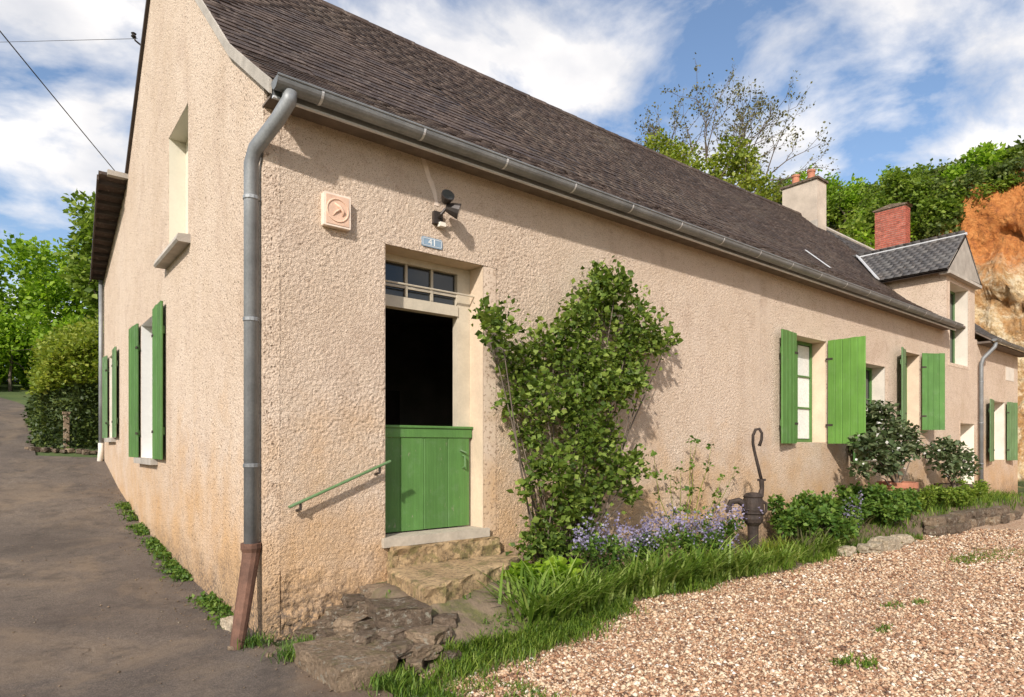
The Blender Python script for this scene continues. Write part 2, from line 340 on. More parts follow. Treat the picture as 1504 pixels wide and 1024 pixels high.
M['strap'] = leaf_mat('strap_leaves', (0.065, 0.125, 0.014), (0.165, 0.26, 0.035), (0.40, 0.47, 0.15), 0.4, 2.5)
M['herb'] = leaf_mat('herb_leaves', (0.035, 0.085, 0.014), (0.090, 0.170, 0.025), (0.19, 0.27, 0.05), 0.35, 3.0)
M['flower'] = leaf_mat('mauve_petals', (0.15, 0.125, 0.24), (0.26, 0.23, 0.37), (0.44, 0.40, 0.55), 0.3, 5.0)
M['petal_white'] = leaf_mat('white_petals', (0.55, 0.53, 0.48), (0.70, 0.68, 0.64), (0.80, 0.78, 0.75), 0.2, 5.0)

g = G('window_glass')
M['glass'] = g.done((0.02, 0.022, 0.022), 0.06, Specular_IOR_Level=0.6)
g = G('dark_room'); M['room'] = g.done(g.ramp(g.noise(2.0, 3), [(0.3, (0.17, 0.15, 0.125)), (0.7, (0.26, 0.235, 0.20))]), 0.9)

# ground materials
g = G('old_asphalt'); n1 = g.noise(0.9, 7, 0.6); n2 = g.noise(120.0, 3, 0.7)
col = g.ramp(n1, [(0.30, (0.115, 0.090, 0.073)), (0.50, (0.185, 0.149, 0.121)), (0.70, (0.27, 0.216, 0.168))])
col = g.mix(g.ramp(n2, [(0.40, 0.45), (0.60, 0.0)]), col, (0.06, 0.05, 0.045))
col = g.mix(g.ramp(g.voro(95.0, out='Color'), [(0.3, 0.55), (0.75, 0.0)]), col, (0.075, 0.06, 0.05)); col = g.mix(g.ramp(g.voro(70.0), [(0.10, 0.55), (0.28, 0.0)]), col, (0.25, 0.205, 0.165)); col = g.mix(g.ramp(g.voro(34.0), [(0.03, 0.8), (0.09, 0.0)]), col, g.mix(g.ramp(g.noise(9.0, 2), [(0.45, 0.0), (0.6, 1.0)]), (0.11, 0.09, 0.08), (0.32, 0.28, 0.23)))
col = g.mix(g.ramp(g.noise(0.8, 7, 0.7, dist=0.8), [(0.48, 0.0), (0.64, 0.55)]), col, (0.25, 0.185, 0.125)); col = g.mix(g.ramp(g.noise(2.7, 6, 0.7), [(0.36, 0.55), (0.48, 0.0)]), col, (0.07, 0.057, 0.048))
pv = g.n('ShaderNodeVectorMath', dict(operation='MULTIPLY'), i0=g.pos(), i1=(1.0, 0.35, 1.0)).outputs[0]
ck = g.n('ShaderNodeTexVoronoi', dict(feature='DISTANCE_TO_EDGE'), Scale=0.55, Vector=g.n('ShaderNodeVectorMath', dict(operation='MULTIPLY_ADD'), i0=g.n('ShaderNodeTexNoise', Scale=2.2, Detail=5.0, Vector=g.pos()).outputs['Color'], i1=(0.7,0.7,0.0), i2=pv).outputs[0]).outputs['Distance']
ckm = g.math('MULTIPLY', g.ramp(ck, [(0.004, 1.0), (0.014, 0.0)]), g.ramp(g.noise(0.7, 3), [(0.60, 0.0), (0.70, 0.6)]))
col = g.mix(g.math('MULTIPLY', ckm, 0.4), col, (0.05, 0.042, 0.036))
sx_ = g.n('ShaderNodeSeparateXYZ', Vector=g.pos()); ed = g.math('ADD', g.math('ADD', sx_.outputs[0], g.math('MULTIPLY', sx_.outputs[1], -0.30)), g.math('MULTIPLY', g.math('SUBTRACT', g.noise(1.6, 6, 0.7), 0.5), 2.2))
col = g.mix(g.math('MULTIPLY', g.ramp(ed, [(0.0, 0.0), (0.55, 0.75)]), g.ramp(g.noise(40.0, 3, 0.7), [(0.35, 1.0), (0.7, 0.45)])), col, (0.20, 0.125, 0.075))
hh = g.math('SUBTRACT', g.math('ADD', n2, g.math('MULTIPLY', g.noise(5.0, 4), 2.0)), g.math('MULTIPLY', ckm, 2.5))
M['asphalt'] = g.done(col, 0.9, g.bump(hh, 0.012), Specular_IOR_Level=0.25)

g = G('gravel_bed'); vd = g.n('ShaderNodeTexVoronoi', Scale=52.0, Vector=g.pos())
cs = g.n('ShaderNodeSeparateColor', Color=vd.outputs['Color']).outputs[0]
col = g.ramp(cs, [(0.0, (0.19, 0.10, 0.058)), (0.4, (0.38, 0.225, 0.135)), (0.75, (0.53, 0.38, 0.25)), (1.0, (0.68, 0.58, 0.45))])
col = g.mix(g.ramp(g.noise(0.6, 5, 0.6), [(0.42, 0.0), (0.66, 0.45)]), col, (0.36, 0.225, 0.135))
M['gravel'] = g.done(col, 0.9, g.bump(g.math('SUBTRACT', 1.0, vd.outputs['Distance']), 0.016))
g = G('gravel_stones'); r = g.n('ShaderNodeNewGeometry').outputs['Random Per Island']
col = g.ramp(r, [(0.0, (0.085, 0.045, 0.028)), (0.22, (0.27, 0.135, 0.070)), (0.46, (0.42, 0.250, 0.145)), (0.72, (0.56, 0.405, 0.260)), (0.92, (0.65, 0.53, 0.385)), (1.0, (0.78, 0.73, 0.64))])
col = g.mix(g.ramp(g.noise(0.6, 5, 0.6), [(0.45, 0.0), (0.70, 0.35)]), col, (0.38, 0.225, 0.14))
M['pebble'] = g.done(col, 0.85)
g = G('soil'); col = g.ramp(g.noise(3.0, 6, 0.65), [(0.3, (0.085, 0.058, 0.036)), (0.7, (0.20, 0.145, 0.09))])
M['soil'] = g.done(col, 0.95, g.bump(g.noise(30.0, 5, 0.7), 0.02))
g = G('meadow'); col = g.ramp(g.noise(1.2, 6, 0.65), [(0.3, (0.045, 0.075, 0.018)), (0.6, (0.085, 0.12, 0.03)), (0.75, (0.16, 0.13, 0.075))])
M['meadow'] = g.done(col, 0.95, g.bump(g.noise(14.0, 5, 0.7), 0.03))
g = G('mossy_slab'); nz = g.n('ShaderNodeSeparateXYZ', Vector=g.n('ShaderNodeNewGeometry').outputs['Normal']).outputs[2]
col = g.ramp(g.noise(5.0, 6, 0.65), [(0.3, (0.115, 0.085, 0.058)), (0.7, (0.25, 0.185, 0.12))])
moss = g.math('MULTIPLY', g.ramp(g.noise(3.4, 6, 0.7), [(0.46, 0.0), (0.60, 0.85)]), nz)
col = g.mix(moss, col, g.ramp(g.noise(25.0, 4), [(0.3, (0.055, 0.075, 0.016)), (0.7, (0.16, 0.16, 0.04))]))
M['mossy'] = g.done(col, 0.95, g.bump(g.noise(18.0, 7, 0.72), 0.03))
g = G('ochre_step'); col = g.ramp(g.noise(4.0, 6, 0.65), [(0.3, (0.28, 0.185, 0.095)), (0.7, (0.54, 0.385, 0.21))])
col = g.mix(g.ramp(g.noise(6.0, 6, 0.7), [(0.50, 0.0), (0.62, 0.7)]), col, (0.12, 0.115, 0.03)); col = g.mix(g.ramp(g.noise(22.0, 6, 0.7), [(0.34, 0.8), (0.52, 0.0)]), col, (0.07, 0.05, 0.03))
M['ochre'] = g.done(col, 0.95, g.bump(g.noise(20.0, 7, 0.72), 0.025))
g = G('cliff_rock'); p = g.pos(); sp = g.n('ShaderNodeSeparateXYZ', Vector=p)
nz = g.n('ShaderNodeSeparateXYZ', Vector=g.n('ShaderNodeNewGeometry').outputs['Normal']).outputs[2]
pale = g.ramp(g.noise(4.2, 8, 0.75), [(0.32, (0.34, 0.20, 0.08)), (0.44, (0.64, 0.46, 0.24)), (0.58, (0.82, 0.69, 0.47))])
pale = g.mix(g.ramp(g.noise(1.3, 7, 0.7), [(0.45, 0.0), (0.58, 0.85)]), pale, (0.46, 0.23, 0.07))
orange = g.ramp(g.noise(3.4, 8, 0.75), [(0.3, (0.28, 0.095, 0.03)), (0.48, (0.56, 0.205, 0.05)), (0.7, (0.70, 0.32, 0.10))])
lev = g.math('ADD', sp.outputs[2], g.math('MULTIPLY', g.math('SUBTRACT', g.noise(0.7, 7, 0.7), 0.5), 5.0))
col = g.mix(g.ramp(g.math('MULTIPLY', lev, 0.1), [(0.80, 0.0), (0.94, 1.0)]), pale, orange)
col = g.mix(g.ramp(g.voro(4.6, g.n('ShaderNodeVectorMath', dict(operation='MULTIPLY_ADD'), i0=g.n('ShaderNodeTexNoise', Scale=1.5, Detail=4.0, Vector=p).outputs['Color'], i1=(0.9,0.9,0.9), i2=p).outputs[0]), [(0.10, 0.55), (0.20, 0.0)]), col, (0.16, 0.085, 0.035))
col = g.mix(g.ramp(nz, [(0.66, 0.0), (0.82, 1.0)]), col, g.ramp(g.noise(2.0, 5, 0.7), [(0.3, (0.035, 0.065, 0.015)), (0.7, (0.10, 0.12, 0.035))]))
M['cliff'] = g.done(col, 0.95, g.bump(g.math('ADD', g.noise(2.2, 8, 0.7), g.math('MULTIPLY', g.voro(3.1), 0.35)), 0.45))

# ------------------------------------------------------------------ terrain
GY = np.array([-400, 0, 1.2, 3.0, 6.1, 8.8, 10.4, 13.0, 16.0, 20.0, 26.0, 40.0, 80.0, 400.0])
GZ = np.array([0, 0, 0.02, 0.09, 0.38, 0.88, 1.25, 1.75, 2.55, 3.3, 4.2, 5.5, 7.0, 9.0])
def H(x, y):
    return np.interp(y, GY, GZ)
def sm(t): t = np.clip(t, 0, 1); return t*t*(3-2*t)
def sheet(name, xs, ys, zf, mat, smooth=True):
    X, Y = np.meshgrid(xs, ys); Z = zf(X, Y); n, m = X.shape
    V = np.stack([X, Y, Z], -1).reshape(-1, 3); i = np.arange(n*m).reshape(n, m)
    Fq = np.stack([i[:-1,:-1], i[:-1,1:], i[1:,1:], i[1:,:-1]], -1).reshape(-1, 4)
    return raw(name, V, Fq, mat, None, (0,0,0), smooth)
def graded(lo, hi, near0, near1, fine, coarse):
    a = np.arange(near0, near1 + 1e-6, fine); l = near0 - np.geomspace(fine, near0 - lo, coarse)[::-1] if lo < near0 else np.array([])
    h = near1 + np.geomspace(fine, hi - near1, coarse) if hi > near1 else np.array([])
    return np.concatenate([l, a, h])
def vnoise(X, Y, sc, seed=0, o=4):
    out = np.empty(X.size)
    for i, (x, y) in enumerate(zip(X.ravel(), Y.ravel())): out[i] = fbm(x*sc, y*sc, seed*7.1, o)
    return out.reshape(X.shape)
def cut_house(X, Y, Z):       # no ground inside the rooms
    return np.where((X > 0.3) & (X < 22.0) & (Y > 0.35) & (Y < 10.4), -0.3, Z)
struct(sheet('ground', graded(-500, 500, -12, 30, 0.5, 14), graded(-500, 500, -14, 34, 0.5, 14), lambda X, Y: cut_house(X, Y, H(X, Y) - 0.03), M['meadow']))

def lane_z(X, Y): return H(X, Y) + 0.004 + 0.012*vnoise(X, Y, 0.9, 1, 3)
xs = np.concatenate([np.linspace(-6.5, -0.6, 24), np.linspace(-0.4, 0.0, 5)])
ys = np.concatenate([np.linspace(-14, -3, 16), np.linspace(-2.6, 30, 110)])
X, Y = np.meshgrid(xs, ys)
tt = (X + 6.5)/6.5
shift = -np.clip(Y-16.5, 0, 99)**1.6*0.20                      # the lane bends away to the left past the hedge
edge = np.where(Y < 0.0, 0.05 + 0.16*np.vectorize(lambda y: fbm(y*1.1, 3.3))(Y) + np.clip(-Y-0.6, 0, 2.2)*0.12, np.where(Y < 11.0, 0.06, -1.15 - 0.0*Y))
X2 = -6.5 + tt*(edge + 6.5) + shift
Z = lane_z(X2, Y) ; n, m = X.shape; i = np.arange(n*m).reshape(n, m)
struct(raw('lane', np.stack([X2, Y, Z], -1).reshape(-1, 3), np.stack([i[:-1,:-1], i[:-1,1:], i[1:,1:], i[1:,:-1]], -1).reshape(-1, 4), M['asphalt'], None, (0,0,0), True))
# gravel yard in front of the house, laid a little lower than the lane edge
def yard_left(y): return np.where(y > -1.9, 0.25, 0.25 + 0.0*y)
xs = np.concatenate([np.arange(0.6, 12, 0.2), np.arange(12, 45, 1.0)]); ys = np.concatenate([np.arange(-30, -10, 1.0), np.arange(-10, 0.2, 0.2)])
def yard_z(X, Y): return H(X, Y) - 0.012 + 0.02*vnoise(X, Y, 0.6, 5, 3)
struct(sheet('gravel_yard', xs, ys, yard_z, M['gravel']))
# planted bed along the front: low by the door, raised behind the dry stones further along
def bed_front(x): return -1.16 - 0.06*np.sin(x*1.3) - 0.05*np.sin(x*3.1+1) - np.where(x < 3.0, (3.0-x)*0.08, 0) - np.where(x > 10.5, np.clip((x-10.5)*0.05, 0, 0.2), 0)
def bed_z(x, y):
    back = sm((y - bed_front(x))/0.35)
    return 0.03 + 0.05*back + sm((x-8.6)/2.2)*0.24*sm((y - bed_front(x) - 0.1)/0.22)
xs = np.arange(2.2, 18.6, 0.12); vs = np.linspace(0, 1, 14)
X, Vv = np.meshgrid(xs, vs); Y = bed_front(X) + Vv*(0.02 - bed_front(X)); Z = (bed_z(X, Y) + 0.02*vnoise(X, Y, 2.5, 8, 3) + 0.06)*sm((X-2.2)/0.6) - 0.06; Z[0] = -0.06
n, m = X.shape; i = np.arange(n*m).reshape(n, m)
struct(raw('garden_bed', np.stack([X, Y, Z], -1).reshape(-1, 3), np.stack([i[:-1,:-1], i[:-1,1:], i[1:,1:], i[1:,:-1]], -1).reshape(-1, 4), M['soil'], None, (0,0,0), True))
# the hillside: a quarried cliff behind the annex, a green slope behind the house
def cliff_x(Y): return np.interp(Y, [-40, -8, 2, 6, 10, 15, 22, 60], [31, 28.5, 26.8, 26.6, 25.0, 20.0, 12.0, -6.0])
def hill_z(X, Y):
    s_ = X - cliff_x(Y); k = sm((Y-5.5)/5.0)
    top = 12.8 + 2.0*sm((Y+2)/-10) + 0.20*np.clip(s_-3, 0, 40)
    steep = top*sm(s_/4.2 + 0.02); soft = 1.0 + (top-0.5)*sm((s_+1.5)/15.0)
    return np.where(s_ < -1.5, H(X, Y) - 0.3, np.maximum(H(X, Y)-0.3, steep*(1-k) + soft*k))
xs = np.concatenate([np.arange(8, 24, 0.8), np.arange(24, 32.5, 0.13), np.arange(32.5, 34, 0.3), np.arange(34, 110, 3.0)]); ys = np.concatenate([np.arange(-40, -8, 1.5), np.arange(-8, -2, 0.3), np.arange(-2, 9, 0.14), np.arange(9, 70, 1.5)])
X, Y = np.meshgrid(xs, ys); Z = hill_z(X, Y); st = np.exp(-((X - cliff_x(Y) - 2.0)/2.4)**2)*(Z > 0.3)
Z2 = Z + st*1.1*vnoise(X + 0.3*Z, Y, 0.5, 3, 5); XX = X + st*(1.3*vnoise(Y, Z, 0.45, 6, 6) + 0.30*vnoise(Y, Z, 1.9, 11, 4))
Z2 = np.where((X < 24) & (Y < 11.6), -0.5, Z2)
n, m = X.shape; i = np.arange(n*m).reshape(n, m)
struct(raw('hillside', np.stack([XX, Y, Z2], -1).reshape(-1, 3), np.stack([i[:-1,:-1], i[:-1,1:], i[1:,1:], i[1:,:-1]], -1).reshape(-1, 4), M['cliff'], None, (0,0,0), True))

# ------------------------------------------------------------------ the cottage
HX = 18.65                                                  # length of the front
cot = thing('cottage', 'long roughcast cottage with green shutters and a brown slate roof', 'house', (HX/2, 5.3, 0))
RIDGE_Y = 4.53
def ridge_z(x): return 8.75 + 0.011*x - 0.10*math.sin(max(0, min(1, x/18))*math.pi)
FRONT = [(-0.30, 4.47), (0.9, 5.33), (RIDGE_Y, None)]
BACK = [(RIDGE_Y, None), (7.4, 6.25), (10.75, 5.20)]
def rz(z, x): return ridge_z(x) if z is None else z

fac3 = lambda u, v, d: (u, d, v)
gab3 = lambda u, v, d: (d, -u, v)
def rect(a, b, c, d): return [(a, c), (b, c), (b, d), (a, d)]
DOOR = (1.10, 2.24, 0.70, 3.49); W1 = (8.73, 9.95, 1.66, 3.49); W2 = (11.35, 12.58, 1.30, 3.24); W3 = (13.5, 14.5, 2.02, 3.66)
DORM = (16.5, 17.9, 3.66, 5.65); NICHE = (17.28, 18.42, 0.05, 2.18)
f = MB().slab([(0.003, -0.4), (HX, -0.4), (HX, 4.44), (18.45, 4.44), (18.45, 6.0), (16.27, 6.0), (16.27, 4.44), (0.003, 4.44)],
              [rect(*q) for q in (DOOR, W1, W2, W3, DORM, NICHE)], fac3, 0.42)
f.build('front_wall', M['facade'], cot)
xs = np.concatenate([np.arange(0.127, 3.6, 0.0095), np.arange(3.6, 8.0, 0.0122)]); zs = np.arange(-0.12, 4.40, 0.0098); Xg, Zg = np.meshgrid(xs, zs); hgt = np.empty(Xg.size)
for i, (x, z) in enumerate(zip(Xg.ravel(), Zg.ravel())):
    q = Vector((x*56.0, z*56.0, 0.0)); q += mnoise.noise_vector(q*0.5)*0.7
    hgt[i] = (0.0085*(0.58 - mnoise.voronoi(q)[0][0]) + 0.0072*mnoise.fractal(Vector((x*40.0, z*40.0, 3.0)), 0.8, 2.0, 3))*(0.85 + 0.5*mnoise.noise(Vector((x*1.3, z*1.3, 7.0))))
    lowz = 0.55 - 0.25*x - z
    if lowz > -0.25: hgt[i] += max(0.0, min(1.0, lowz*2.2 + 0.5))*(0.012 + 0.022*mnoise.fractal(Vector((x*11.0, z*11.0, 1.0)), 1.0, 2.0, 3))
Yg = -0.006 - np.clip(hgt.reshape(Xg.shape) + 0.004, -0.005, 0.06)*np.clip((8.0-Xg)/0.8, 0, 1) + 0.004*(Xg > 7.7); n, m = Xg.shape; i = np.arange(n*m).reshape(n, m)
Fq = np.stack([i[:-1,:-1], i[:-1,1:], i[1:,1:], i[1:,:-1]], -1).reshape(-1, 4); cX = (Xg[:-1,:-1]+0.006).ravel(); cZ = (Zg[:-1,:-1]+0.006).ravel()
hole = (cX > DOOR[0]-0.01) & (cX < DOOR[1]+0.165) & (cZ > DOOR[2]-0.05) & (cZ < DOOR[3]+0.0)
raw('roughcast_coat', np.stack([Xg, Yg, Zg], -1).reshape(-1, 3), Fq[~hole], M['coat'], cot, (0,0,0), True)
GN = (4.66, 5.98, 1.42, 3.48); GF = (8.85, 9.75, 1.76, 3.40); GU = (2.75, 3.86, 4.03, 5.60)
gout = [(0.003, -0.4), (10.72, -0.4), (10.72, 5.14), (7.4, 6.19), (4.53, 8.68), (0.9, 5.25), (0.003, 4.62)]
f = MB().slab([(-y, z) for y, z in gout][::-1], [[(-y, z) for y, z in rect(*q)] for q in (GN, GF, GU)], gab3, 0.42)
f.build('gable_wall', M['gable'], cot)
MB().box((0.42, 10.3, 0.0), (HX, 10.72, 4.9)).build('rear_wall', M['gable'], cot)
MB().slab([(0.42, -0.4), (10.3, -0.4), (10.3, 4.9), (7.4, 6.19), (4.53, 8.7), (0.9, 5.25), (0.42, 4.7)], [], lambda u, v, d: (HX-d, u, v), 0.4).build('end_wall', M['gable'], cot)
# room behind the open door, walls coloured dark to deepen its shade
m = MB(); a, b, c, d, e, g_ = 0.5, 6.0, 0.425, 4.4, 0.66, 3.7
m.poly([(a,c,e),(b,c,e),(b,d,e),(a,d,e)]); m.poly([(a,c,g_),(a,d,g_),(b,d,g_),(b,c,g_)]); m.poly([(a,d,e),(b,d,e),(b,d,g_),(a,d,g_)])
m.poly([(a,c,e),(a,d,e),(a,d,g_),(a,c,g_)]); m.poly([(b,c,e),(b,c,g_),(b,d,g_),(b,d,e)])
m.box((DOOR[0]-0.62, 0.422, 0.66), (DOOR[0]-0.02, 0.46, 3.7)); m.box((DOOR[1]+0.02, 0.422, 0.66), (6.0, 0.46, 3.7)); m.box((DOOR[0]-0.02, 0.422, 3.49), (DOOR[1]+0.02, 0.46, 3.7))
m.build('interior', M['room'], cot)
# smooth plaster: corner band, bands round the openings (raised a few millimetres)
MB().box((-0.009, -0.009, -0.1), (0.125, 0.05, 4.36)).build('corner_band', M['gable'], cot)
def band(q, left, right, top, bot=0.0, y=-0.006, parent=cot, z0=None):
    a, b, c, d = q; m = MB(); c2 = c if z0 is None else z0
    if left: m.box((a-left, y, c2), (a, 0.03, d))
    if right: m.box((b, y, c2), (b+right, 0.03, d))
    if top: m.box((a-left, y-0.001, d), (b+right, 0.03, d+top))
    if bot: m.box((a-left, y-0.001, c-bot), (b+right, 0.03, c))
    m.build('plaster_band', M['band'], parent)
band(DOOR, 0.02, 0.16, 0.0); band(W1, 0.10, 0.14, 0.05); band(W2, 0.10, 0.14, 0.05); band(W3, 0.08, 0.10, 0.04); band(DORM, 0.10, 0.16, 0.05, 0.08); band(NICHE, 0.05, 0.12, 0.04)
def wash(q, dep, lift=0.004, mat='whitewash', floor=True, x_face=False):
    """thin whitewash on the reveals, just proud of the rough wall"""
    a, b, c, d = q; t = lift; m = MB()
    def bx(lo, hi):
        if x_face: lo, hi = (lo[1], lo[0], lo[2]), (hi[1], hi[0], hi[2])
        m.box(lo, hi)
    bx((a, 0.004, c), (a+t, dep, d)); bx((b-t, 0.004, c), (b, dep, d)); bx((a+t, 0.004, d-t), (b-t, dep, d))
    if floor: bx((a+t, 0.004, c), (b-t, dep, c+t))
    m.build('reveal', M[mat], cot)
wash(DOOR, 0.40, mat='plaster', floor=False); wash(W1, 0.30, mat='plaster'); wash(W2, 0.30); wash(W3, 0.30, mat='plaster'); wash(DORM, 0.34); wash(NICHE, 0.36)
wash(GN, 0.26, mat='white', x_face=True); wash(GF, 0.24, x_face=True); wash(GU, 0.22, mat='offwhite', x_face=True)

# windows (front ones face -Y, gable ones face -X)
def window(q, dep, nx, nz, fmat, x_face=False, curtain=None, parent=cot, fw=0.055):
    a, b, c, d = q; a += 0.005; b -= 0.005; c += 0.005; d -= 0.005
    T = (lambda x, y, z: (y, x, z)) if x_face else (lambda x, y, z: (x, y, z))
    def bx(m, lo, hi): m.box(T(*lo), T(*hi)); return m
    m = MB(); y0, y1 = dep-0.05, dep
    bx(m, (a, y0, c), (a+fw, y1, d)); bx(m, (b-fw, y0, c), (b, y1, d)); bx(m, (a+fw, y0, c), (b-fw, y1, c+fw)); bx(m, (a+fw, y0, d-fw), (b-fw, y1, d))
    mid = (a+b)/2; bx(m, (mid-0.045, y0-0.012, c+fw), (mid+0.045, y1, d-fw))
    w = m.build('window', fmat, parent)
    for side in ((a+fw, mid-0.045), (mid+0.045, b-fw)):
        for k in range(nz):
            za, zb = c+fw + k*(d-c-2*fw)/nz, c+fw + (k+1)*(d-c-2*fw)/nz
            bx(MB(), (side[0], y0+0.03, za+0.013), (side[1], y0+0.036, zb-0.013)).build('pane', curtain or M['glass'], w)
            if k: bx(MB(), (side[0], y0+0.006, za-0.013), (side[1], y1-0.004, za+0.013)).build('glazing_bar', fmat, w)
    return w
window(W1, 0.30, 2, 3, M['green'], curtain=M['lace']); window(W2, 0.30, 2, 3, M['green']); window(W3, 0.30, 2, 3, M['green'])
window(GN, 0.26, 2, 3, M['whitewash'], x_face=True); window(GF, 0.24, 2, 3, M['whitewash'], x_face=True)
window(DORM, 0.34, 2, 2, M['green_dull'])
for q, name in ((GN, 0.07), (GF, 0.06)):
    MB().box((-name-0.02, q[0]-0.07, q[2]-0.085), (0.05, q[1]+0.07, q[2]-0.002)).build('sill', M['concrete'], cot)
s_ = MB().slab([(-0.15, 3.955), (-0.13, 4.02), (0.04, 4.035), (0.04, 3.93), (-0.13, 3.93)][::-1], [], lambda u, v, d: (u, 2.62+d, v), 1.40); s_.build('sill', M['concrete'], cot)
pn = MB().box((0.20, GU[0]+0.004, GU[2]+0.004), (0.23, GU[1]-0.004, GU[3]-0.004)).build('loft_shutter', M['offwhite'], cot); pn['label'] = 'off white boarded panel closing the loft opening'
MB().tube([(0.20, 3.1, 4.92), (0.165, 3.1, 4.92), (0.165, 3.18, 4.88)], 0.014, 6).build('handle', M['black_metal'], pn)
MB().box((NICHE[0]+0.01, 0.33, NICHE[2]), (NICHE[1]-0.01, 0.37, NICHE[3]-0.01)).build('cellar_door', M['whitewash'], cot)

# shutters: ledged boards, each plank its own piece
def shutter(hinge, ang, width, z0, z1, mat, out, n=4, label=None, parent=cot):
    """hinge (x, y); ang: direction of the leaf in plan; out: +1/-1 the side the ledges are on"""
    hx, hy = hinge; ex = Vector((math.cos(ang), math.sin(ang), 0)); ey = Vector((-ex.y, ex.x, 0))*out; ez = Vector((0, 0, 1))
    o = Vector((hx, hy, z0)); s_ = bpy.data.objects.new('shutter', None); COL.objects.link(s_); adopt(s_, parent); w = width/n
    for zz in (0.18, 0.82):
        MB().obox(o + ez*((z1-z0)*zz-0.05) - ey*0.021 + ex*0.03, ex, ey, ez, width-0.06, 0.022, 0.10).build('ledge', mat, s_)
    if label: s_['label'] = label
    for k in range(n):
        MB().obox(o + ex*(k*w+0.002), ex, ey, ez, w-0.004, 0.028 + 0.002*(k % 2), (z1-z0) + random.uniform(-0.006, 0.006), 0.008).build('plank', mat, s_)
    for zz in (0.18, 0.82):
        MB().obox(o + ez*((z1-z0)*zz-0.018) + ey*0.0275 - ex*0.035, ex, ey, ez, 0.13, 0.006, 0.036).build('hinge_strap', M['castiron'], s_)
    return s_
PI = math.pi
shutter((W1[0]+0.01, -0.045), PI + 0.10, 0.60, W1[2]-0.02, W1[3]+0.01, M['green'], 1, 4)
shutter((W1[1]-0.01, -0.045), -PI/2 - 0.06, 0.66, W1[2]-0.02, W1[3]+0.01, M['green_bright'], -1, 5, 'bright green shutter standing straight out from the wall')
shutter((W2[0]+0.01, -0.05), PI + 0.12, 0.60, W2[2], W2[3], M['green'], 1, 4)
shutter((W3[0]+0.01, -0.045), PI + 0.22, 0.56, W3[2]-0.02, W3[3]+0.01, M['green_dull'], 1, 4)
shutter((W3[1]-0.01, -0.045), -0.62, 0.54, W3[2]-0.06, W3[3]+0.03, M['green'], -1, 4)
shutter((-0.030, GN[0]+0.01), -PI/2 - 0.015, 0.68, GN[2]-0.0, GN[3]+0.03, M['green'], -1, 4)
shutter((-0.030, GN[1]-0.01), PI/2 + 0.03, 0.68, GN[2]-0.0, GN[3]+0.03, M['green'], 1, 4)
shutter((-0.030, GF[0]+0.01), -PI/2 - 0.03, 0.56, GF[2]-0.0, GF[3]+0.03, M['green_dull'], -1, 4)
shutter((-0.030, GF[1]-0.01), PI/2 + 0.03, 0.50, GF[2]-0.0, GF[3]+0.03, M['green_dull'], 1, 4)

# the front door: lower half shut, upper half open on the dark room
y0 = 0.24; a, b, c, d = DOOR; m = MB()
m.box((a+0.005, y0, 0.74), (a+0.075, y0+0.09, d-0.005)); m.box((b-0.165, y0, 0.74), (b-0.005, y0+0.09, d-0.005)); m.box((a+0.075, y0, d-0.07), (b-0.165, y0+0.09, d-0.005))
m.box((a+0.075, y0-0.015, 2.97), (b-0.165, y0+0.09, 3.08)); fr = m.build('door_frame', M['frame'], cot)
x0, x1, z0, z1 = a+0.075, b-0.165, 3.08, d-0.07
for k in range(3):
    for zz in ((z0, z0+0.11), (z0+0.11, z1)):
        xa = x0 + k*(x1-x0)/3; MB().box((xa+0.012, y0+0.045, zz[0]+0.008), (xa+(x1-x0)/3-0.012, y0+0.051, zz[1]-0.008)).build('pane', M['glass'], fr)
for k in (1, 2): MB().box((x0+k*(x1-x0)/3-0.013, y0+0.02, z0), (x0+k*(x1-x0)/3+0.013, y0+0.07, z1)).build('glazing_bar', M['frame'], fr)
MB().box((x0, y0+0.024, z0+0.098), (x1, y0+0.066, z0+0.122)).build('glazing_bar', M['frame'], fr)
MB().tube([(a+0.0, 0.16, 3.19), (b, 0.16, 3.19)], 0.010, 6).build('security_bar', M['frame'], fr)
dl = MB(); dl.obox((a+0.012, 0.185, 1.68), (0,0,1), (0,1,0), (1,0,0), 0.10, 0.052, b-a-0.03, 0.008); dl.obox((a+0.004, 0.172, 1.776), (0,0,1), (0,1,0), (1,0,0), 0.028, 0.075, b-a-0.012, 0.006)
door = dl.build('half_door', M['green'], cot); door['label'] = 'green boarded lower half of the door, shut'
ws = [0.26, 0.27, 0.29, 0.27]; x = a+0.012
for k, w in enumerate(ws):
    MB().obox((x+0.0015, 0.196, 0.755 + random.uniform(0, .004)), (1,0,0), (0,1,0), (0,0,1), w-0.003, 0.036, 0.925, 0.006).build('plank', M['green'], door); x += w
MB().tube([(b-0.13, 0.196, 1.50), (b-0.13, 0.150, 1.49), (b-0.128, 0.150, 1.38), (b-0.13, 0.196, 1.37)], 0.009, 6).build('handle', M['green_dull'], door)
MB().tube([(b-0.165, 0.185, 1.555), (b-0.10, 0.165, 1.525)], 0.009, 6).build('latch', M['green_dull'], door)
ul = MB().obox((a+0.085, 0.335, 1.80), (1,0,0), (0,1,0), (0,0,1), 0.04, 0.10, 1.15); ul.obox((a+0.085, 0.80, 1.80), (1,0,0), (0,1,0), (0,0,1), 0.04, 0.10, 1.15); ul.obox((a+0.085, 0.435, 1.80), (1,0,0), (0,1,0), (0,0,1), 0.04, 0.365, 0.12); ul.obox((a+0.085, 0.435, 2.83), (1,0,0), (0,1,0), (0,0,1), 0.04, 0.365, 0.12)
ul = ul.build('upper_door_leaf', M['frame'], cot); MB().box((a+0.10, 0.43, 1.91), (a+0.106, 0.81, 2.84)).build('pane', M['glass'], ul)
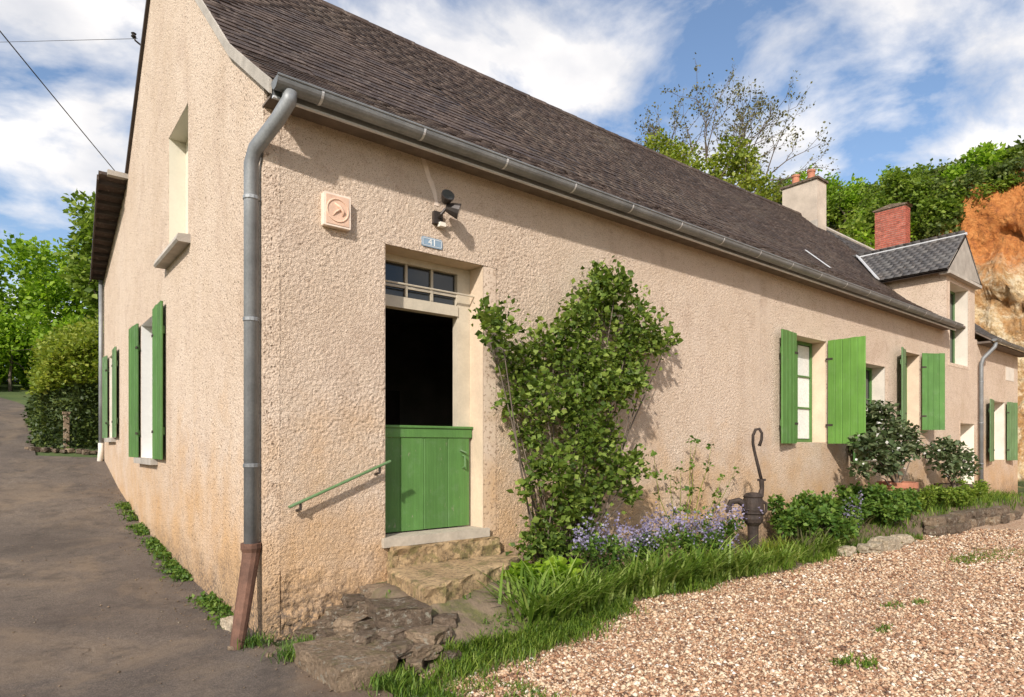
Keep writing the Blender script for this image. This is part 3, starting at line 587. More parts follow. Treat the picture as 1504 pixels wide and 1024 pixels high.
MB().box((1.6, 3.9, 0.67), (3.4, 4.38, 2.5)).build('dresser', M['wood_dark'], cot); MB().box((2.2, 4.30, 2.65), (3.0, 4.39, 3.2)).build('picture', M['frame'], cot); MB().box((4.6, 2.2, 0.67), (5.9, 3.4, 1.45)).build('table', M['soffit'], cot)
MB().box((a-0.04, -0.06, 0.655), (b+0.04, 0.34, 0.742)).build('threshold', M['threshold'], cot)
# plaster scar where the lamp cable was let into the wall
pts = [(620, 232), (625, 245), (628, 258), (632, 268), (636, 280), (640, 296), (641, 303)]; m = MB(); L, Rr = [], []
for i, (px, py) in enumerate(pts):
    x, z = on_y(px, py); w = random.uniform(0.018, 0.036); L.append((x-w, -0.014, z)); Rr.append((x+w*random.uniform(.5, 1.1), -0.014, z))
for i in range(len(pts)-1): m.poly([L[i+1], Rr[i+1], Rr[i], L[i]]); m.poly([L[i], (L[i][0], 0.02, L[i][2]), (L[i+1][0], 0.02, L[i+1][2]), L[i+1]]); m.poly([Rr[i], Rr[i+1], (Rr[i+1][0], 0.02, Rr[i+1][2]), (Rr[i][0], 0.02, Rr[i][2])])
m.build('plaster_scar', M['plaque_rim'], cot)

# roofs -------------------------------------------------------------
def roof_deck(name, prof, x0, x1, thick, mat, parent, step=1.0, xe=None):
    m = MB(); n = max(2, int((x1-x0)/step)); 
    for k in range(n):
        xa, xb = x0 + (x1-x0)*k/n, x0 + (x1-x0)*(k+1)/n
        for (ya, za), (yb, zb) in zip(prof[:-1], prof[1:]):
            f0 = lambda x, y: x if xe is None or x < x1-1e-6 else xe(y)
            A = [(f0(xa,ya), ya, rz(za, xa)), (f0(xb,ya), ya, rz(za, xb)), (f0(xb,yb), yb, rz(zb, xb)), (f0(xa,yb), yb, rz(zb, xa))]
            Bq = [(p[0], p[1], p[2]-thick) for p in A]; m.poly(A); m.poly(Bq[::-1])
            m.poly([A[0], Bq[0], Bq[1], A[1]]) ; m.poly([A[2], Bq[2], Bq[3], A[3]])
            if k == 0: m.poly([A[3], Bq[3], Bq[0], A[0]])
            if k == n-1: m.poly([A[1], Bq[1], Bq[2], A[2]])
    return m.build(name, mat, parent)
U8 = np.array([(0,0,.008),(1,0,.008),(1,1,-.004),(0,1,-.004),(0,0,.021),(1,0,.021),(1,1,.003),(0,1,.003)], float)
U6 = [(3,2,1,0),(4,5,6,7),(0,1,5,4),(1,2,6,5),(2,3,7,6),(3,0,4,7)]
def slate_frames(prof, x0, x1, gauge, width, skip=None, xlim=None, seed=1):
    """one (origin, ex*w, es*l, en) per slate, rows laid up the slope"""
    rg = np.random.default_rng(seed); out = []
    xm = (x0+x1)/2; row = 0
    for (ya, za), (yb, zb) in zip(prof[:-1], prof[1:]):
        Ls = math.hypot(yb-ya, rz(zb, xm)-rz(za, xm)); nr = max(1, round(Ls/gauge))
        for r_ in range(nr):
            v = r_/nr; row += 1; x = x0 - (row % 2)*width*0.5 - rg.uniform(0, 0.02)
            while x < x1:
                w = width*rg.uniform(0.92, 1.08); xa, xb = max(x, x0), min(x+w, x1); x += w
                if xb - xa < 0.05: continue
                y = ya + (yb-ya)*v
                if xlim is not None and xb > xlim(y): continue
                if skip is not None and skip((xa+xb)/2, y): continue
                xc = (xa+xb)/2; za_, zb_ = rz(za, xc), rz(zb, xc)
                es = np.array([0, yb-ya, zb_-za_]); es /= np.linalg.norm(es); en = np.array([0, -es[2], es[1]])
                P = np.array([xa+0.002, y, za_ + (zb_-za_)*v]) + en*rg.uniform(0.0, 0.005) + es*(rg.uniform(-0.010, 0.010) - (rg.uniform(0.02, 0.06) if rg.uniform() < 0.03 else 0))
                ex = np.array([1, 0, 0]) + es*rg.uniform(-0.025, 0.025); tl = rg.uniform(-0.006, 0.006)
                out.append((P, ex*(xb-xa-0.004), (es + en*tl)*gauge*2.05, en))
    return out
def slate_mesh(frames):
    P = np.array([f[0] for f in frames]); A = np.array([f[1] for f in frames]); B = np.array([f[2] for f in frames]); C = np.array([f[3] for f in frames])
    V = P[:,None] + U8[None,:,0,None]*A[:,None] + U8[None,:,1,None]*B[:,None] + U8[None,:,2,None]*C[:,None]
    Fq = (np.arange(len(frames))[:,None,None]*8 + np.array(U6)[None]).reshape(-1, 4)
    return V.reshape(-1, 3), Fq
roof = roof_deck('front_roof', FRONT, -0.02, 16.1, 0.045, M['soffit'], cot)
roof_deck('roof_deck', [(0.05, 4.72), (0.9, 5.33), (RIDGE_Y, None)], 16.1, 18.72, 0.045, M['soffit'], cot)
def in_dormer(x, y): return (x > 16.05 and y < 0.06) or (16.4 < x < 18.35 and y < 1.25)
fr_ = slate_frames(FRONT, -0.03, 18.74, 0.15, 0.235, in_dormer, None, 3)
# one object each for the slates that show largest, the others in one part
def proj_area(f):
    q = [f[0], f[0]+f[1], f[0]+f[1]+f[2]*0.5, f[0]+f[2]*0.5]; pp = []
    for p in q:
        v = p[:2]-CAM; t = v@FWD; pp.append((CX+F_PX*(v@RGT)/t, HOR-F_PX*(p[2]-EYE)/t))
    if min(p[1] for p in pp) < 0: return 0.0
    return 0.5*abs(sum(pp[i][0]*pp[(i+1)%4][1]-pp[(i+1)%4][0]*pp[i][1] for i in range(4)))
order = sorted(range(len(fr_)), key=lambda i: -proj_area(fr_[i])); big = set(order[:300])
V, Fq = slate_mesh([f for i, f in enumerate(fr_) if i not in big]); stuff(raw('slates', V, Fq, M['slate'], roof))
sl_me = bpy.data.meshes.new('slate'); sl_me.from_pydata(U8.tolist(), [], U6); sl_me.materials.append(M['slate'])
for i in order[:300]:
    P, A, B, C_ = fr_[i]; o = bpy.data.objects.new('slate', sl_me); COL.objects.link(o); o.parent = roof
    o.matrix_basis = Matrix(((A[0],B[0],C_[0],P[0]),(A[1],B[1],C_[1],P[1]),(A[2],B[2],C_[2],P[2]),(0,0,0,1)))
# ridge: overlapping zinc-grey ridge tiles
for k in range(42):
    xa = -0.03 + k*0.447; m = MB()
    m.tube([(xa, RIDGE_Y, ridge_z(xa)-0.055), (xa+0.465, RIDGE_Y, ridge_z(xa+0.465)-0.045)], 0.105, 8).build('ridge_tile', M['slate'], roof)
back = roof_deck('rear_roof', BACK, 0.0, HX+0.08, 0.05, M['slate'], cot)
# overhanging verge of the rear slope, boards seen from below
vx = lambda y: -0.42 + 0.20*(y-7.4)/3.35
m = MB()
for za in (0.0, -0.05): m.poly([(vx(7.36), 7.36, 6.26+za), (0.0, 7.36, 6.26+za), (0.0, 10.75, 5.20+za), (vx(10.75), 10.75, 5.20+za)])
m.poly([(vx(7.36), 7.36, 6.26), (vx(10.75), 10.75, 5.20), (vx(10.75), 10.75, 5.15), (vx(7.36), 7.36, 6.21)]); m.poly([(vx(7.36), 7.36, 6.26), (vx(7.36), 7.36, 6.21), (0, 7.36, 6.21), (0, 7.36, 6.26)]); m.poly([(vx(10.75), 10.75, 5.20), (0, 10.75, 5.20), (0, 10.75, 5.15), (vx(10.75), 10.75, 5.15)])
vr = m.build('rear_verge', M['slate'], cot)
for k in range(12):
    y = 7.5 + k*0.275; z = 6.25 + (5.20-6.25)*(y-7.4)/3.35
    MB().box((vx(y)+0.004, y, z-0.115), (-0.003, y+0.07, z-0.054)).build('batten', M['wood_dark'], vr)
MB().obox((-0.44, 7.42, 6.21), (1,0,0), Vector((0,-1.05,-3.35)).normalized(), Vector((0.20,3.35,-1.05)).normalized(), 0.025, 0.10, 3.46).build('barge_board', M['wood_dark'], vr)
MB().box((-0.30, 7.27, 6.20), (0.02, 7.46, 6.285)).build('cap_flashing', M['concrete'], vr)
# verge strip of pale mortar along the front slope of the gable
def strip(name, pts, x0, x1, t, mat, parent):
    m = MB()
    for (ya, za), (yb, zb) in zip(pts[:-1], pts[1:]):
        m.poly([(x0,ya,za),(x0,yb,zb),(x0,yb,zb-t),(x0,ya,za-t)]); m.poly([(x1,ya,za),(x1,ya,za-t),(x1,yb,zb-t),(x1,yb,zb)])
        m.poly([(x0,ya,za-t),(x0,yb,zb-t),(x1,yb,zb-t),(x1,ya,za-t)]); m.poly([(x0,ya,za),(x1,ya,za),(x1,yb,zb),(x0,yb,zb)])
    m.poly([(x0,pts[0][0],pts[0][1]),(x0,pts[0][0],pts[0][1]-t),(x1,pts[0][0],pts[0][1]-t),(x1,pts[0][0],pts[0][1])])
    return m.build(name, mat, parent)
strip('verge', [(-0.26, 4.50), (0.9, 5.35), (4.53, 8.77)], -0.045, -0.022, 0.115, M['concrete'], cot)
strip('verge', [(4.53, 8.77), (7.4, 6.27)], -0.045, -0.002, 0.10, M['wood_dark'], cot)
# eaves: closed soffit, fascia, half-round gutter with straps, downpipe
MB().box((-0.01, -0.235, 4.395), (16.05, 0.02, 4.412)).build('soffit', M['soffit'], cot)
MB().box((-0.012, -0.262, 4.375), (16.05, -0.236, 4.47)).build('fascia', M['zinc'], cot); MB().box((-0.014, -0.268, 4.358), (16.05, -0.238, 4.374)).build('drip_edge', M['zinc_light'], cot)
def gutter(x0, x1, yc, zc, r, parent, step=0.95):
    m = MB(); n = 12
    pr = [(yc + r*math.cos(math.pi + math.pi*i/n), zc + r*math.sin(math.pi + math.pi*i/n)) for i in range(n+1)]
    pi_ = [(yc + (r-0.006)*math.cos(math.pi + math.pi*i/n), zc + (r-0.006)*math.sin(math.pi + math.pi*i/n)) for i in range(n+1)]
    for i in range(n):
        m.poly([(x0,*pr[i]),(x0,*pr[i+1]),(x1,*pr[i+1]),(x1,*pr[i])]); m.poly([(x0,*pi_[i]),(x1,*pi_[i]),(x1,*pi_[i+1]),(x0,*pi_[i+1])])
    for x in (x0, x1): m.poly([(x, *p) for p in pr])
    m.tube([(x0, yc-r, zc), (x1, yc-r, zc)], 0.011, 6)
    gt = m.build('gutter', M['zinc'], parent, smooth=False)
    x = x0 + 0.35
    while x < x1:
        q = MB(); rr = r+0.004
        for i in range(n):
            t0, t1 = math.pi + math.pi*i/n, math.pi + math.pi*(i+1)/n
            q.poly([(x, yc+rr*math.cos(t0), zc+rr*math.sin(t0)), (x, yc+rr*math.cos(t1), zc+rr*math.sin(t1)), (x+0.022, yc+rr*math.cos(t1), zc+rr*math.sin(t1)), (x+0.022, yc+rr*math.cos(t0), zc+rr*math.sin(t0))])
        q.build('gutter_strap', M['zinc_light'], gt); x += step
    return gt
gutter(-0.03, 16.0, -0.345, 4.465, 0.08, cot)
gy = on_x(369, 300, -0.085)[0]
dp = MB().tube([(0.09, -0.345, 4.40), (0.085, -0.34, 4.33), (0.04, -0.22, 4.22), (-0.07, gy-0.06, 4.03), (-0.085, gy, 3.93), (-0.085, gy, 0.70)], 0.058, 12).build('downpipe', M['zinc'], cot, smooth=True)
for z in (3.62, 2.62, 1.42):
    MB().lathe([(0.060,0),(0.066,0.006),(0.066,0.03),(0.060,0.036)], (-0.085, gy, z), 12).build('collar', M['zinc'], dp)
    MB().tube([(-0.06, gy, z+0.018), (0.02, gy-0.02, z+0.018)], 0.008, 6).build('bracket', M['zinc'], dp)
MB().tube([(-0.085, gy, 0.80), (-0.085, gy, 0.76), (-0.085, gy, 0.72), (-0.095, gy-0.01, 0.66), (-0.19, gy-0.10, 0.22), (-0.25, gy-0.17, -0.03)], [0.082, 0.082, 0.070, 0.068, 0.060, 0.052], 12).build('iron_shoe', M['rust'], cot, smooth=False)
# rear corner downpipe on the gable
MB().tube([(-0.06, 10.60, 5.12), (-0.06, 10.60, 1.5)], 0.042, 10).build('downpipe', M['zinc'], cot, smooth=True)
MB().tube([(-0.06, 10.60, 1.66), (-0.06, 10.60, 1.5), (-0.10, 10.52, 1.15)], 0.052, 10).build('iron_shoe', M['whitewash'], cot, smooth=True)

# dormer
dz = 5.98; dorm = bpy.data.objects.new('dormer', None); COL.objects.link(dorm); adopt(dorm, cot)
for xa, xb in ((16.27, 16.55), (18.17, 18.45)):
    MB().slab([(0.42, 4.7), (0.42, dz), (1.75, dz), (0.55, 4.7)], [], lambda u, v, d, xa=xa: (xa+d, u, v), xb-xa).build('cheek', M['facade'], dorm)
dorm['label'] = 'plastered dormer with a triangular stone pediment'
MB().slab([(16.13, 5.86), (18.55, 5.90), (18.55, 6.02), (17.34, 6.93), (16.13, 5.98)], [], lambda u, v, d: (u, -0.10+d, v), 0.30).build('pediment', M['concrete'], dorm)
MB().box((16.10, -0.13, 5.78), (18.58, 0.1, 5.855)).build('ledge', M['concrete'], dorm)
yb = 1.95; zr = 6.95
def dorm_slope(side):
    xe_ = 17.34 + side*1.33; ze = 5.86; ex = np.array([0, 1.0, 0]); A = np.array([xe_, -0.10, ze]); up = np.array([17.34-xe_, 0, zr-ze]); Ls = np.linalg.norm(up); up /= Ls
    en = np.cross(ex, up)*(1 if side > 0 else -1); en = en if en[2] > 0 else -en
    out = []; rg = np.random.default_rng(5); nr = 11
    for r_ in range(nr):
        y = -0.10 - (r_ % 2)*0.1
        while y < 2.6:
            ya, y2 = max(y, -0.10), y + 0.2; y = y2
            P = A + up*Ls*r_/nr + ex*(ya+0.10) + en*(0.02+rg.uniform(0, .004))
            if P[2] < 5.33 + 0.943*(ya-0.9) - 0.1: continue
            if y2-ya < .06: continue
            out.append((P, ex*(y2-ya-0.004), up*Ls/nr*1.9, en))
    m = MB(); B0 = A + up*Ls
    m.poly([tuple(A), tuple(A + ex*2.0), tuple(B0 + ex*2.6), tuple(B0)]); m.poly([tuple(A-en*.05), tuple(B0-en*.05), tuple(B0 + ex*2.6-en*.05), tuple(A + ex*2.0-en*.05)]); m.poly([tuple(A), tuple(B0), tuple(B0-en*.05), tuple(A-en*.05)])
    dk = m.build('dormer_roof', M['wood_dark'], dorm)
    V, Fq = slate_mesh(out); stuff(raw('slates', V, Fq, M['slate_new'], dorm))
dorm_slope(-1); dorm_slope(1)
MB().tube([(17.34, -0.13, zr+0.03), (17.34, 2.45, zr+0.03)], 0.038, 8).build('ridge_flashing', M['zinc_light'], dorm)
a3, b3 = Vector((17.3, 2.45, zr+0.02)), Vector((16.0, 1.42, 5.90)); dv_ = (b3-a3)
MB().obox(a3, dv_.normalized().cross(Vector((0,-0.69,0.73))).normalized(), Vector((0,-0.69,0.73)), dv_.normalized(), 0.11, 0.03, dv_.length).build('valley_flashing', M['zinc_light'], dorm)
MB().obox((12.3, 1.0, 5.47), (1,0,0), Vector((0,-0.69,0.73)), Vector((0.0,0.73,0.69)), 0.08, 0.012, 0.75).build('roof_hatch_strip', M['zinc_light'], roof)

# chimney on the ridge
cxx = on_y(1200, 255, 3.95)[0]; zt = on_y(1200, 262, 3.95)[1]
ch = MB().slab([(cxx, 7.6), (cxx+0.62, 7.6), (cxx+0.62, zt), (cxx, zt)], [], lambda u, v, d: (u, 3.95+d, v), 1.12).build('chimney', M['chimney_render'], cot)
ch['label'] = 'pale rendered chimney with two clay pots'
MB().box((cxx-0.05, 3.90, zt), (cxx+0.67, 5.12, zt+0.07)).build('cap', M['stone_dark'], ch)
for y in (4.28, 4.78):
    MB().lathe([(0.135,0),(0.12,0.05),(0.11,0.30),(0.13,0.32),(0.13,0.38),(0.09,0.38),(0.085,0.1)], (cxx+0.31, y, zt+0.06), 14).build('chimney_pot', M['terracotta'], ch, smooth=False)
MB().box((cxx-0.03, 3.93, 8.1), (cxx+0.02, 5.1, 8.62)).build('flashing', M['concrete'], ch)

# ------------------------------------------------------------------ the annex
anx = thing('annex', 'small lower wing with one shuttered window, joined to the cottage beside the cliff', 'house', (20.7, 4.5, 0))
ANW = (20.0, 21.35, 1.19, 2.88)
MB().slab([(18.66, -0.4), (22.75, -0.4), (22.75, 4.42), (18.66, 4.42)], [rect(*ANW)], lambda u, v, d: (u, 0.03+d, v), 0.42).build('front_wall', M['facade'], anx)
xe = lambda y: 22.95 + 0.36*max(y, 0)
sk = lambda u, v, d: (22.74 + 0.36*u - d, u, v)
MB().slab([(0.46, -0.4), (9.0, -0.4), (9.0, 4.9), (4.53, 8.6), (0.9, 5.2), (0.46, 4.6)], [], sk, 0.35).build('end_wall', M['gable'], anx)
m = MB()
for q in ((ANW[0], ANW[0]+0.004), (ANW[1]-0.004, ANW[1])): m.box((q[0], 0.034, ANW[2]), (q[1], 0.32, ANW[3]))
m.box((ANW[0], 0.034, ANW[3]-0.004), (ANW[1], 0.32, ANW[3])); m.build('reveal', M['whitewash'], anx)
_w = window((ANW[0], ANW[1], ANW[2], ANW[3]), 0.34, 2, 3, M['whitewash'], parent=anx)
m = MB(); m.box((ANW[0]-0.16, 0.024, ANW[2]-0.1), (ANW[0], 0.05, ANW[3]+0.1)); m.box((ANW[1], 0.024, ANW[2]-0.1), (ANW[1]+0.2, 0.05, ANW[3]+0.1)); m.build('plaster_band', M['plaster'], anx)
shutter((ANW[0]+0.01, -0.02), PI + 0.12, 0.66, ANW[2]-0.02, ANW[3]+0.01, M['green_dull'], 1, 4, parent=anx)
shutter((ANW[1]-0.01, -0.02), -0.14, 0.66, ANW[2]-0.02, ANW[3]+0.01, M['green_dull'], -1, 4, parent=anx)
ar = roof_deck('roof', [(-0.28, 4.45), (0.9, 5.27), (RIDGE_Y, 8.86)], 18.74, 22.95, 0.045, M['soffit'], anx, 1.0, xe)
fr2 = slate_frames([(-0.28, 4.45), (0.9, 5.27), (RIDGE_Y, 8.86)], 18.74, 25.2, 0.14, 0.22, None, xe, 9)
V, Fq = slate_mesh(fr2); stuff(raw('slates', V, Fq, M['slate_new'], ar))
roof_deck('rear_roof', [(RIDGE_Y, 8.86), (9.2, 4.9)], 18.74, 24.5, 0.05, M['slate_new'], anx)
MB().tube([(18.74, RIDGE_Y, 8.87), (24.6, RIDGE_Y, 8.85)], 0.09, 8).build('ridge_tile', M['concrete'], anx)
gutter(18.82, 22.97, -0.335, 4.45, 0.07, anx)
MB().box((18.76, -0.26, 4.35), (22.95, 0.04, 4.40)).build('soffit', M['soffit'], anx)
p2 = MB().tube([(18.95, -0.335, 4.36), (18.94, -0.32, 4.25), (18.80, -0.10, 3.95), (18.78, -0.06, 3.8), (18.78, -0.06, 0.0)], 0.05, 10).build('downpipe', M['zinc'], anx, smooth=True)
for z in (3.3, 2.2, 1.1): MB().lathe([(0.052,0),(0.058,0.006),(0.058,0.03),(0.052,0.036)], (18.78, -0.06, z), 10).build('collar', M['zinc'], p2)
MB().box((21.45, 0.02, 3.55), (22.3, 0.05, 3.95)).build('plaster_patch', M['whitewash'], anx)
# brick chimney of the annex, brick by brick
bx0 = on_y(1330, 300, 3.75)[0]; bz1 = on_y(1330, 300, 3.75)[1]; bz0 = 7.3; by0, by1 = 3.75, 4.82; bw = 0.46
bc = MB().box((bx0+0.012, by0+0.012, bz0-0.6), (bx0+bw-0.012, by1-0.012, bz1)).build('chimney', M['mortar'], anx); bc['label'] = 'red brick chimney with a thin stone cap'
mes = {}
def brick(lo, hi):
    key = tuple(round(h-l, 3) for l, h in zip(lo, hi))
    if key not in mes:
        m = MB(); c_ = 0.006; sx, sy, sz = key; m.obox((0,0,0), (1,0,0), (0,0,1), (0,1,0), sx, sz, sy, c_)
        me = bpy.data.meshes.new('brick'); me.from_pydata(m.v, [], m.f); me.materials.append(M['brick']); mes[key] = me
    o = bpy.data.objects.new('brick', mes[key]); COL.objects.link(o); o.parent = bc; o.location = lo
nco = int((bz1-bz0)/0.078)
for k in range(nco):
    z = bz0 + k*0.078; n = 5; wy = (by1-by0)/n; off = wy/2 if k % 2 else 0
    y = by0
    cuts = [by0] + [by0 + wy*j + off for j in range(0 if off else 1, n)] + [by1]
    for ya, yb_ in zip(cuts[:-1], cuts[1:]):
        j = random.uniform(-0.004, 0.004); brick((bx0+j, ya+0.005, z), (bx0+j+0.03, yb_-0.005, z+0.066))
    for xa, xb in (((bx0+0.035, bx0+bw/2), (bx0+bw/2, bx0+bw)) if k % 2 else ((bx0+0.035, bx0+bw*0.7), (bx0+bw*0.7, bx0+bw))):
        j = random.uniform(-0.004, 0.004); brick((xa+0.004, by0+j, z), (xb-0.004, by0+j+0.03, z+0.066))
MB().box((bx0-0.05, by0-0.05, bz1), (bx0+bw+0.05, by1+0.05, bz1+0.05)).build('cap', M['stone_dark'], bc)
MB().slab([(by0-0.10, bz1+0.05), (by1+0.10, bz1+0.05), ((by0+by1)/2, bz1+0.16)], [], lambda u, v, d: (bx0-0.02+d, u, v), bw+0.04).build('cap_ridge', M['stone_dark'], bc)
MB().slab([(by0-0.25, 7.55), (by0-0.25, 8.15), (by1, 9.05), (by1, 8.4)], [], lambda u, v, d: (bx0-0.04+d, u, v), 0.5).build('flashing', M['whitewash'], bc)

# ------------------------------------------------------------------ things on the front wall
def wall_txt(s_, h, x, y, z, mat, parent):
    cu = bpy.data.curves.new('digits', 'FONT'); cu.body = s_; cu.size = h; cu.extrude = 0.0015; cu.align_x = 'CENTER'; cu.align_y = 'CENTER'
    t = bpy.data.objects.new('digits', cu); COL.objects.link(t); dg = bpy.context.evaluated_depsgraph_get()
    me = bpy.data.meshes.new_from_object(t.evaluated_get(dg)); bpy.data.objects.remove(t); 
    o = bpy.data.objects.new('digits', me); COL.objects.link(o); me.materials.clear(); me.materials.append(mat)
    me.transform(Matrix.Translation((x, y, z)) @ Matrix.Rotation(R(90), 4, 'X')); adopt(o, parent); return o
x0, z1 = on_y(618, 347); x1, z0 = on_y(648, 368)
npl = thing('number_plate', 'small blue enamel house number plate above the door', 'sign', ((x0+x1)/2, 0, z0))
MB().obox((x0, -0.022, z0), (1,0,0), (0,0,1), (0,1,0), x1-x0, z1-z0, 0.03, 0.012).build('plate', M['blue'], npl)
m = MB(); b_ = 0.010
for lo, hi in (((x0+b_, z0+b_), (x1-b_, z0+b_+0.004)), ((x0+b_, z1-b_-0.004), (x1-b_, z1-b_)), ((x0+b_, z0+b_), (x0+b_+0.004, z1-b_)), ((x1-b_-0.004, z0+b_), (x1-b_, z1-b_))):
    m.box((lo[0], -0.0235, lo[1]), (hi[0], -0.021, hi[1]))
m.build('border', M['white'], npl); wall_txt('41', 0.095, (x0+x1)/2, -0.0225, (z0+z1)/2, M['white'], npl)
x0, z1 = on_y(471, 284); x1, z0 = on_y(513, 342); x1 -= 0.02
pq = thing('wall_plaque', 'square pink stone plaque with a carved round relief, set on the front wall', 'plaque', ((x0+x1)/2, 0, z0))
MB().obox((x0, -0.075, z0), (1,0,0), (0,0,1), (0,1,0), x1-x0, z1-z0, 0.10, 0.006).build('slab', M['plaque_rim'], pq)
m = MB(); e = 0.018; m.box((x0+e, -0.079, z0+e), (x1-e, -0.07, z1-e)); m.build('field', M['plaque'], pq)
cxp, czp, rr = (x0+x1)/2, (z0+z1)/2, 0.098
m = MB(); m.tube([(cxp+rr*math.cos(t), -0.08, czp+rr*math.sin(t)) for t in np.linspace(0, 2*PI, 25)], 0.007, 6); m.build('ring', M['plaque'], pq)
m = MB(); m.tube([(cxp-0.03, -0.079, czp+0.06), (cxp+0.02, -0.083, czp+0.03), (cxp+0.05, -0.085, czp-0.005), (cxp+0.045, -0.08, czp-0.045)], [0.006, 0.017, 0.014, 0.004], 6)
m.tube([(cxp+0.03, -0.082, czp+0.02), (cxp-0.02, -0.082, czp-0.02), (cxp-0.045, -0.08, czp-0.055)], [0.012, 0.010, 0.003], 6); m.build('relief', M['plaque'], pq, smooth=True)
# wall lamp: two-headed flood lamp on a bracket
lx, lz = on_y(640, 322)
lamp = thing('wall_lamp', 'dark two-headed spot lamp on the wall above the door', 'lamp', (lx, 0, lz-0.05))
MB().box((lx-0.05, -0.055, lz-0.06), (lx+0.05, 0.005, lz+0.06)).build('base', M['black_metal'], lamp)
MB().tube([(lx, -0.05, lz), (lx+0.0, -0.10, lz+0.02), (lx+0.03, -0.13, lz+0.07)], 0.015, 8).build('arm', M['black_metal'], lamp)
def spot(c, d, r, L, name):
    c, d = Vector(c), Vector(d).normalized(); m = MB()
    m.tube([c, c+d*0.01, c+d*L*0.5, c+d*L, c+d*(L+0.015)], [r*0.35, r*0.55, r*0.8, r, r*1.04], 12); hd = m.build(name, M['black_metal'], lamp, smooth=False)
    MB().tube([c+d*(L+0.013), c+d*(L+0.017)], [r*0.9, r*0.9], 12).build('lens', M['glass'], hd)
spot((lx+0.035, -0.13, lz+0.09), (0.75, -0.5, -0.28), 0.075, 0.12, 'head'); spot((lx+0.02, -0.13, lz+0.13), (-0.15, -0.75, 0.35), 0.065, 0.09, 'head')
MB().box((lx+0.0, -0.085, lz-0.085), (lx+0.065, -0.03, lz-0.045)).build('sensor', M['whitewash'], lamp)
# handrail
a3 = Vector((on_y(425, 747, -0.10)[0], -0.10, on_y(425, 747, -0.10)[1])); b3 = Vector((on_y(574, 679, -0.10)[0], -0.10, on_y(574, 679, -0.10)[1]))
hr = thing('handrail', 'slanting green handrail fixed to the wall beside the door steps', 'handrail', ((a3.x+b3.x)/2, -0.05, a3.z-0.1))
dd = (b3-a3).normalized(); MB().obox(a3 - Vector((0,0.018,0)), (0,1,0), dd.cross(Vector((0,1,0))), dd, 0.036, 0.022, (b3-a3).length, 0.006).build('rail', M['green_dull'], hr)
for t in (0.10, 0.88):
    p = a3.lerp(b3, t); MB().tube([p, p+Vector((0, 0.0, -0.05)), p+Vector((0, 0.11, -0.07))], 0.012, 6).build('bracket', M['black_metal'], hr)

# ------------------------------------------------------------------ steps and stones
def rock(name, c, size, rot, mat, seed, rough=0.10, sub=5, flat=0.35, label=None, cat='stone', group=None, parent=None):
    """angular block: a cube grid pushed in and out, edges knocked off"""
    rg = random.Random(seed); n = sub; V = []; idx = {}; Fc = []
    def vid(p):
        k = tuple(round(q, 4) for q in p)
        if k not in idx: idx[k] = len(V); V.append(k)
        return idx[k]
    for ax in range(3):
        for sgn in (-1, 1):
            for i in range(n):
                for j in range(n):
                    def pt(u, v):
                        q = [0, 0, 0]; q[ax] = sgn; q[(ax+1) % 3] = -1+2*u/n; q[(ax+2) % 3] = -1+2*v/n; return q
                    q = [vid(pt(i, j)), vid(pt(i+1, j)), vid(pt(i+1, j+1)), vid(pt(i, j+1))]
                    Fc.append(q if sgn > 0 else q[::-1])
    out = []; off = rg.uniform(0, 50); cs, sn = math.cos(rot), math.sin(rot)
    for p in V:
        q = Vector(p); ln = q.length/max(abs(q.x), abs(q.y), abs(q.z)); q *= 1 - (ln-1)*flat*0.35
        d = 1 + rough*fbm(p[0]*1.3+off, p[1]*1.3, p[2]*1.3+off, 4); q = Vector((q.x*size[0]/2*d, q.y*size[1]/2*d, q.z*size[2]/2*(1+rough*0.7*fbm(p[0]*1.7, p[1]*1.7+off, p[2], 3))))
        out.append((c[0]+q.x*cs-q.y*sn, c[1]+q.x*sn+q.y*cs, c[2]+q.z))
    m = MB().arr(out, Fc); o = m.build(name, mat, parent)
    if label: tag(o, label, cat, group)
    return o
def prism_stone(name, outline, z0, z1, mat, label, seed, cat='step', jit=0.012):
    """flat stone of a given plan, irregular edges and a slightly uneven top"""
    rg = random.Random(seed); pts = []
    for (xa, ya), (xb, yb_) in zip(outline, outline[1:]+outline[:1]):
        n = max(2, int(math.hypot(xb-xa, yb_-ya)/0.09))
        for k in range(n): pts.append((xa+(xb-xa)*k/n + rg.uniform(-jit, jit), ya+(yb_-ya)*k/n + rg.uniform(-jit, jit)))
    c = (sum(p[0] for p in pts)/len(pts), sum(p[1] for p in pts)/len(pts)); n = len(pts); m = MB()
    rings = [(1.0, z0), (1.01, z0+(z1-z0)*0.35), (0.99, z0+(z1-z0)*0.7), (1.0, z1-0.018), (0.975, z1), (0.6, z1), (0.25, z1)]
    for q, (k, z) in enumerate(rings):
        for p in pts:
            up = (0.016*fbm(p[0]*k*3+seed, p[1]*k*3, q, 3)) if q >= 3 else 0; x_ = c[0]+(p[0]-c[0])*k; y_ = c[1]+(p[1]-c[1])*k; jx = 0.035*fbm(x_*5+seed, y_*5, z*9, 3) if q < 4 else 0.0; jy = 0.035*fbm(x_*5, y_*5+seed, z*9+5, 3) if q < 4 else 0.0
            m.v.append((x_+jx, y_+jy, z+up))
    for q in range(len(rings)-1):
        for i in range(n): m.f.append((q*n+i, q*n+(i+1)%n, (q+1)*n+(i+1)%n, (q+1)*n+i))
    m.f.append(tuple((len(rings)-1)*n+i for i in range(n)))
    return tag(m.build(name, mat, None), label, cat)
prism_stone('stone_step', [(1.12, 0.06), (1.11, -0.10), (2.36, -0.12), (2.38, 0.06)], 0.40, 0.652, M['ochre'], 'ochre stained riser stone under the door threshold', 3, 'step', 0.005)
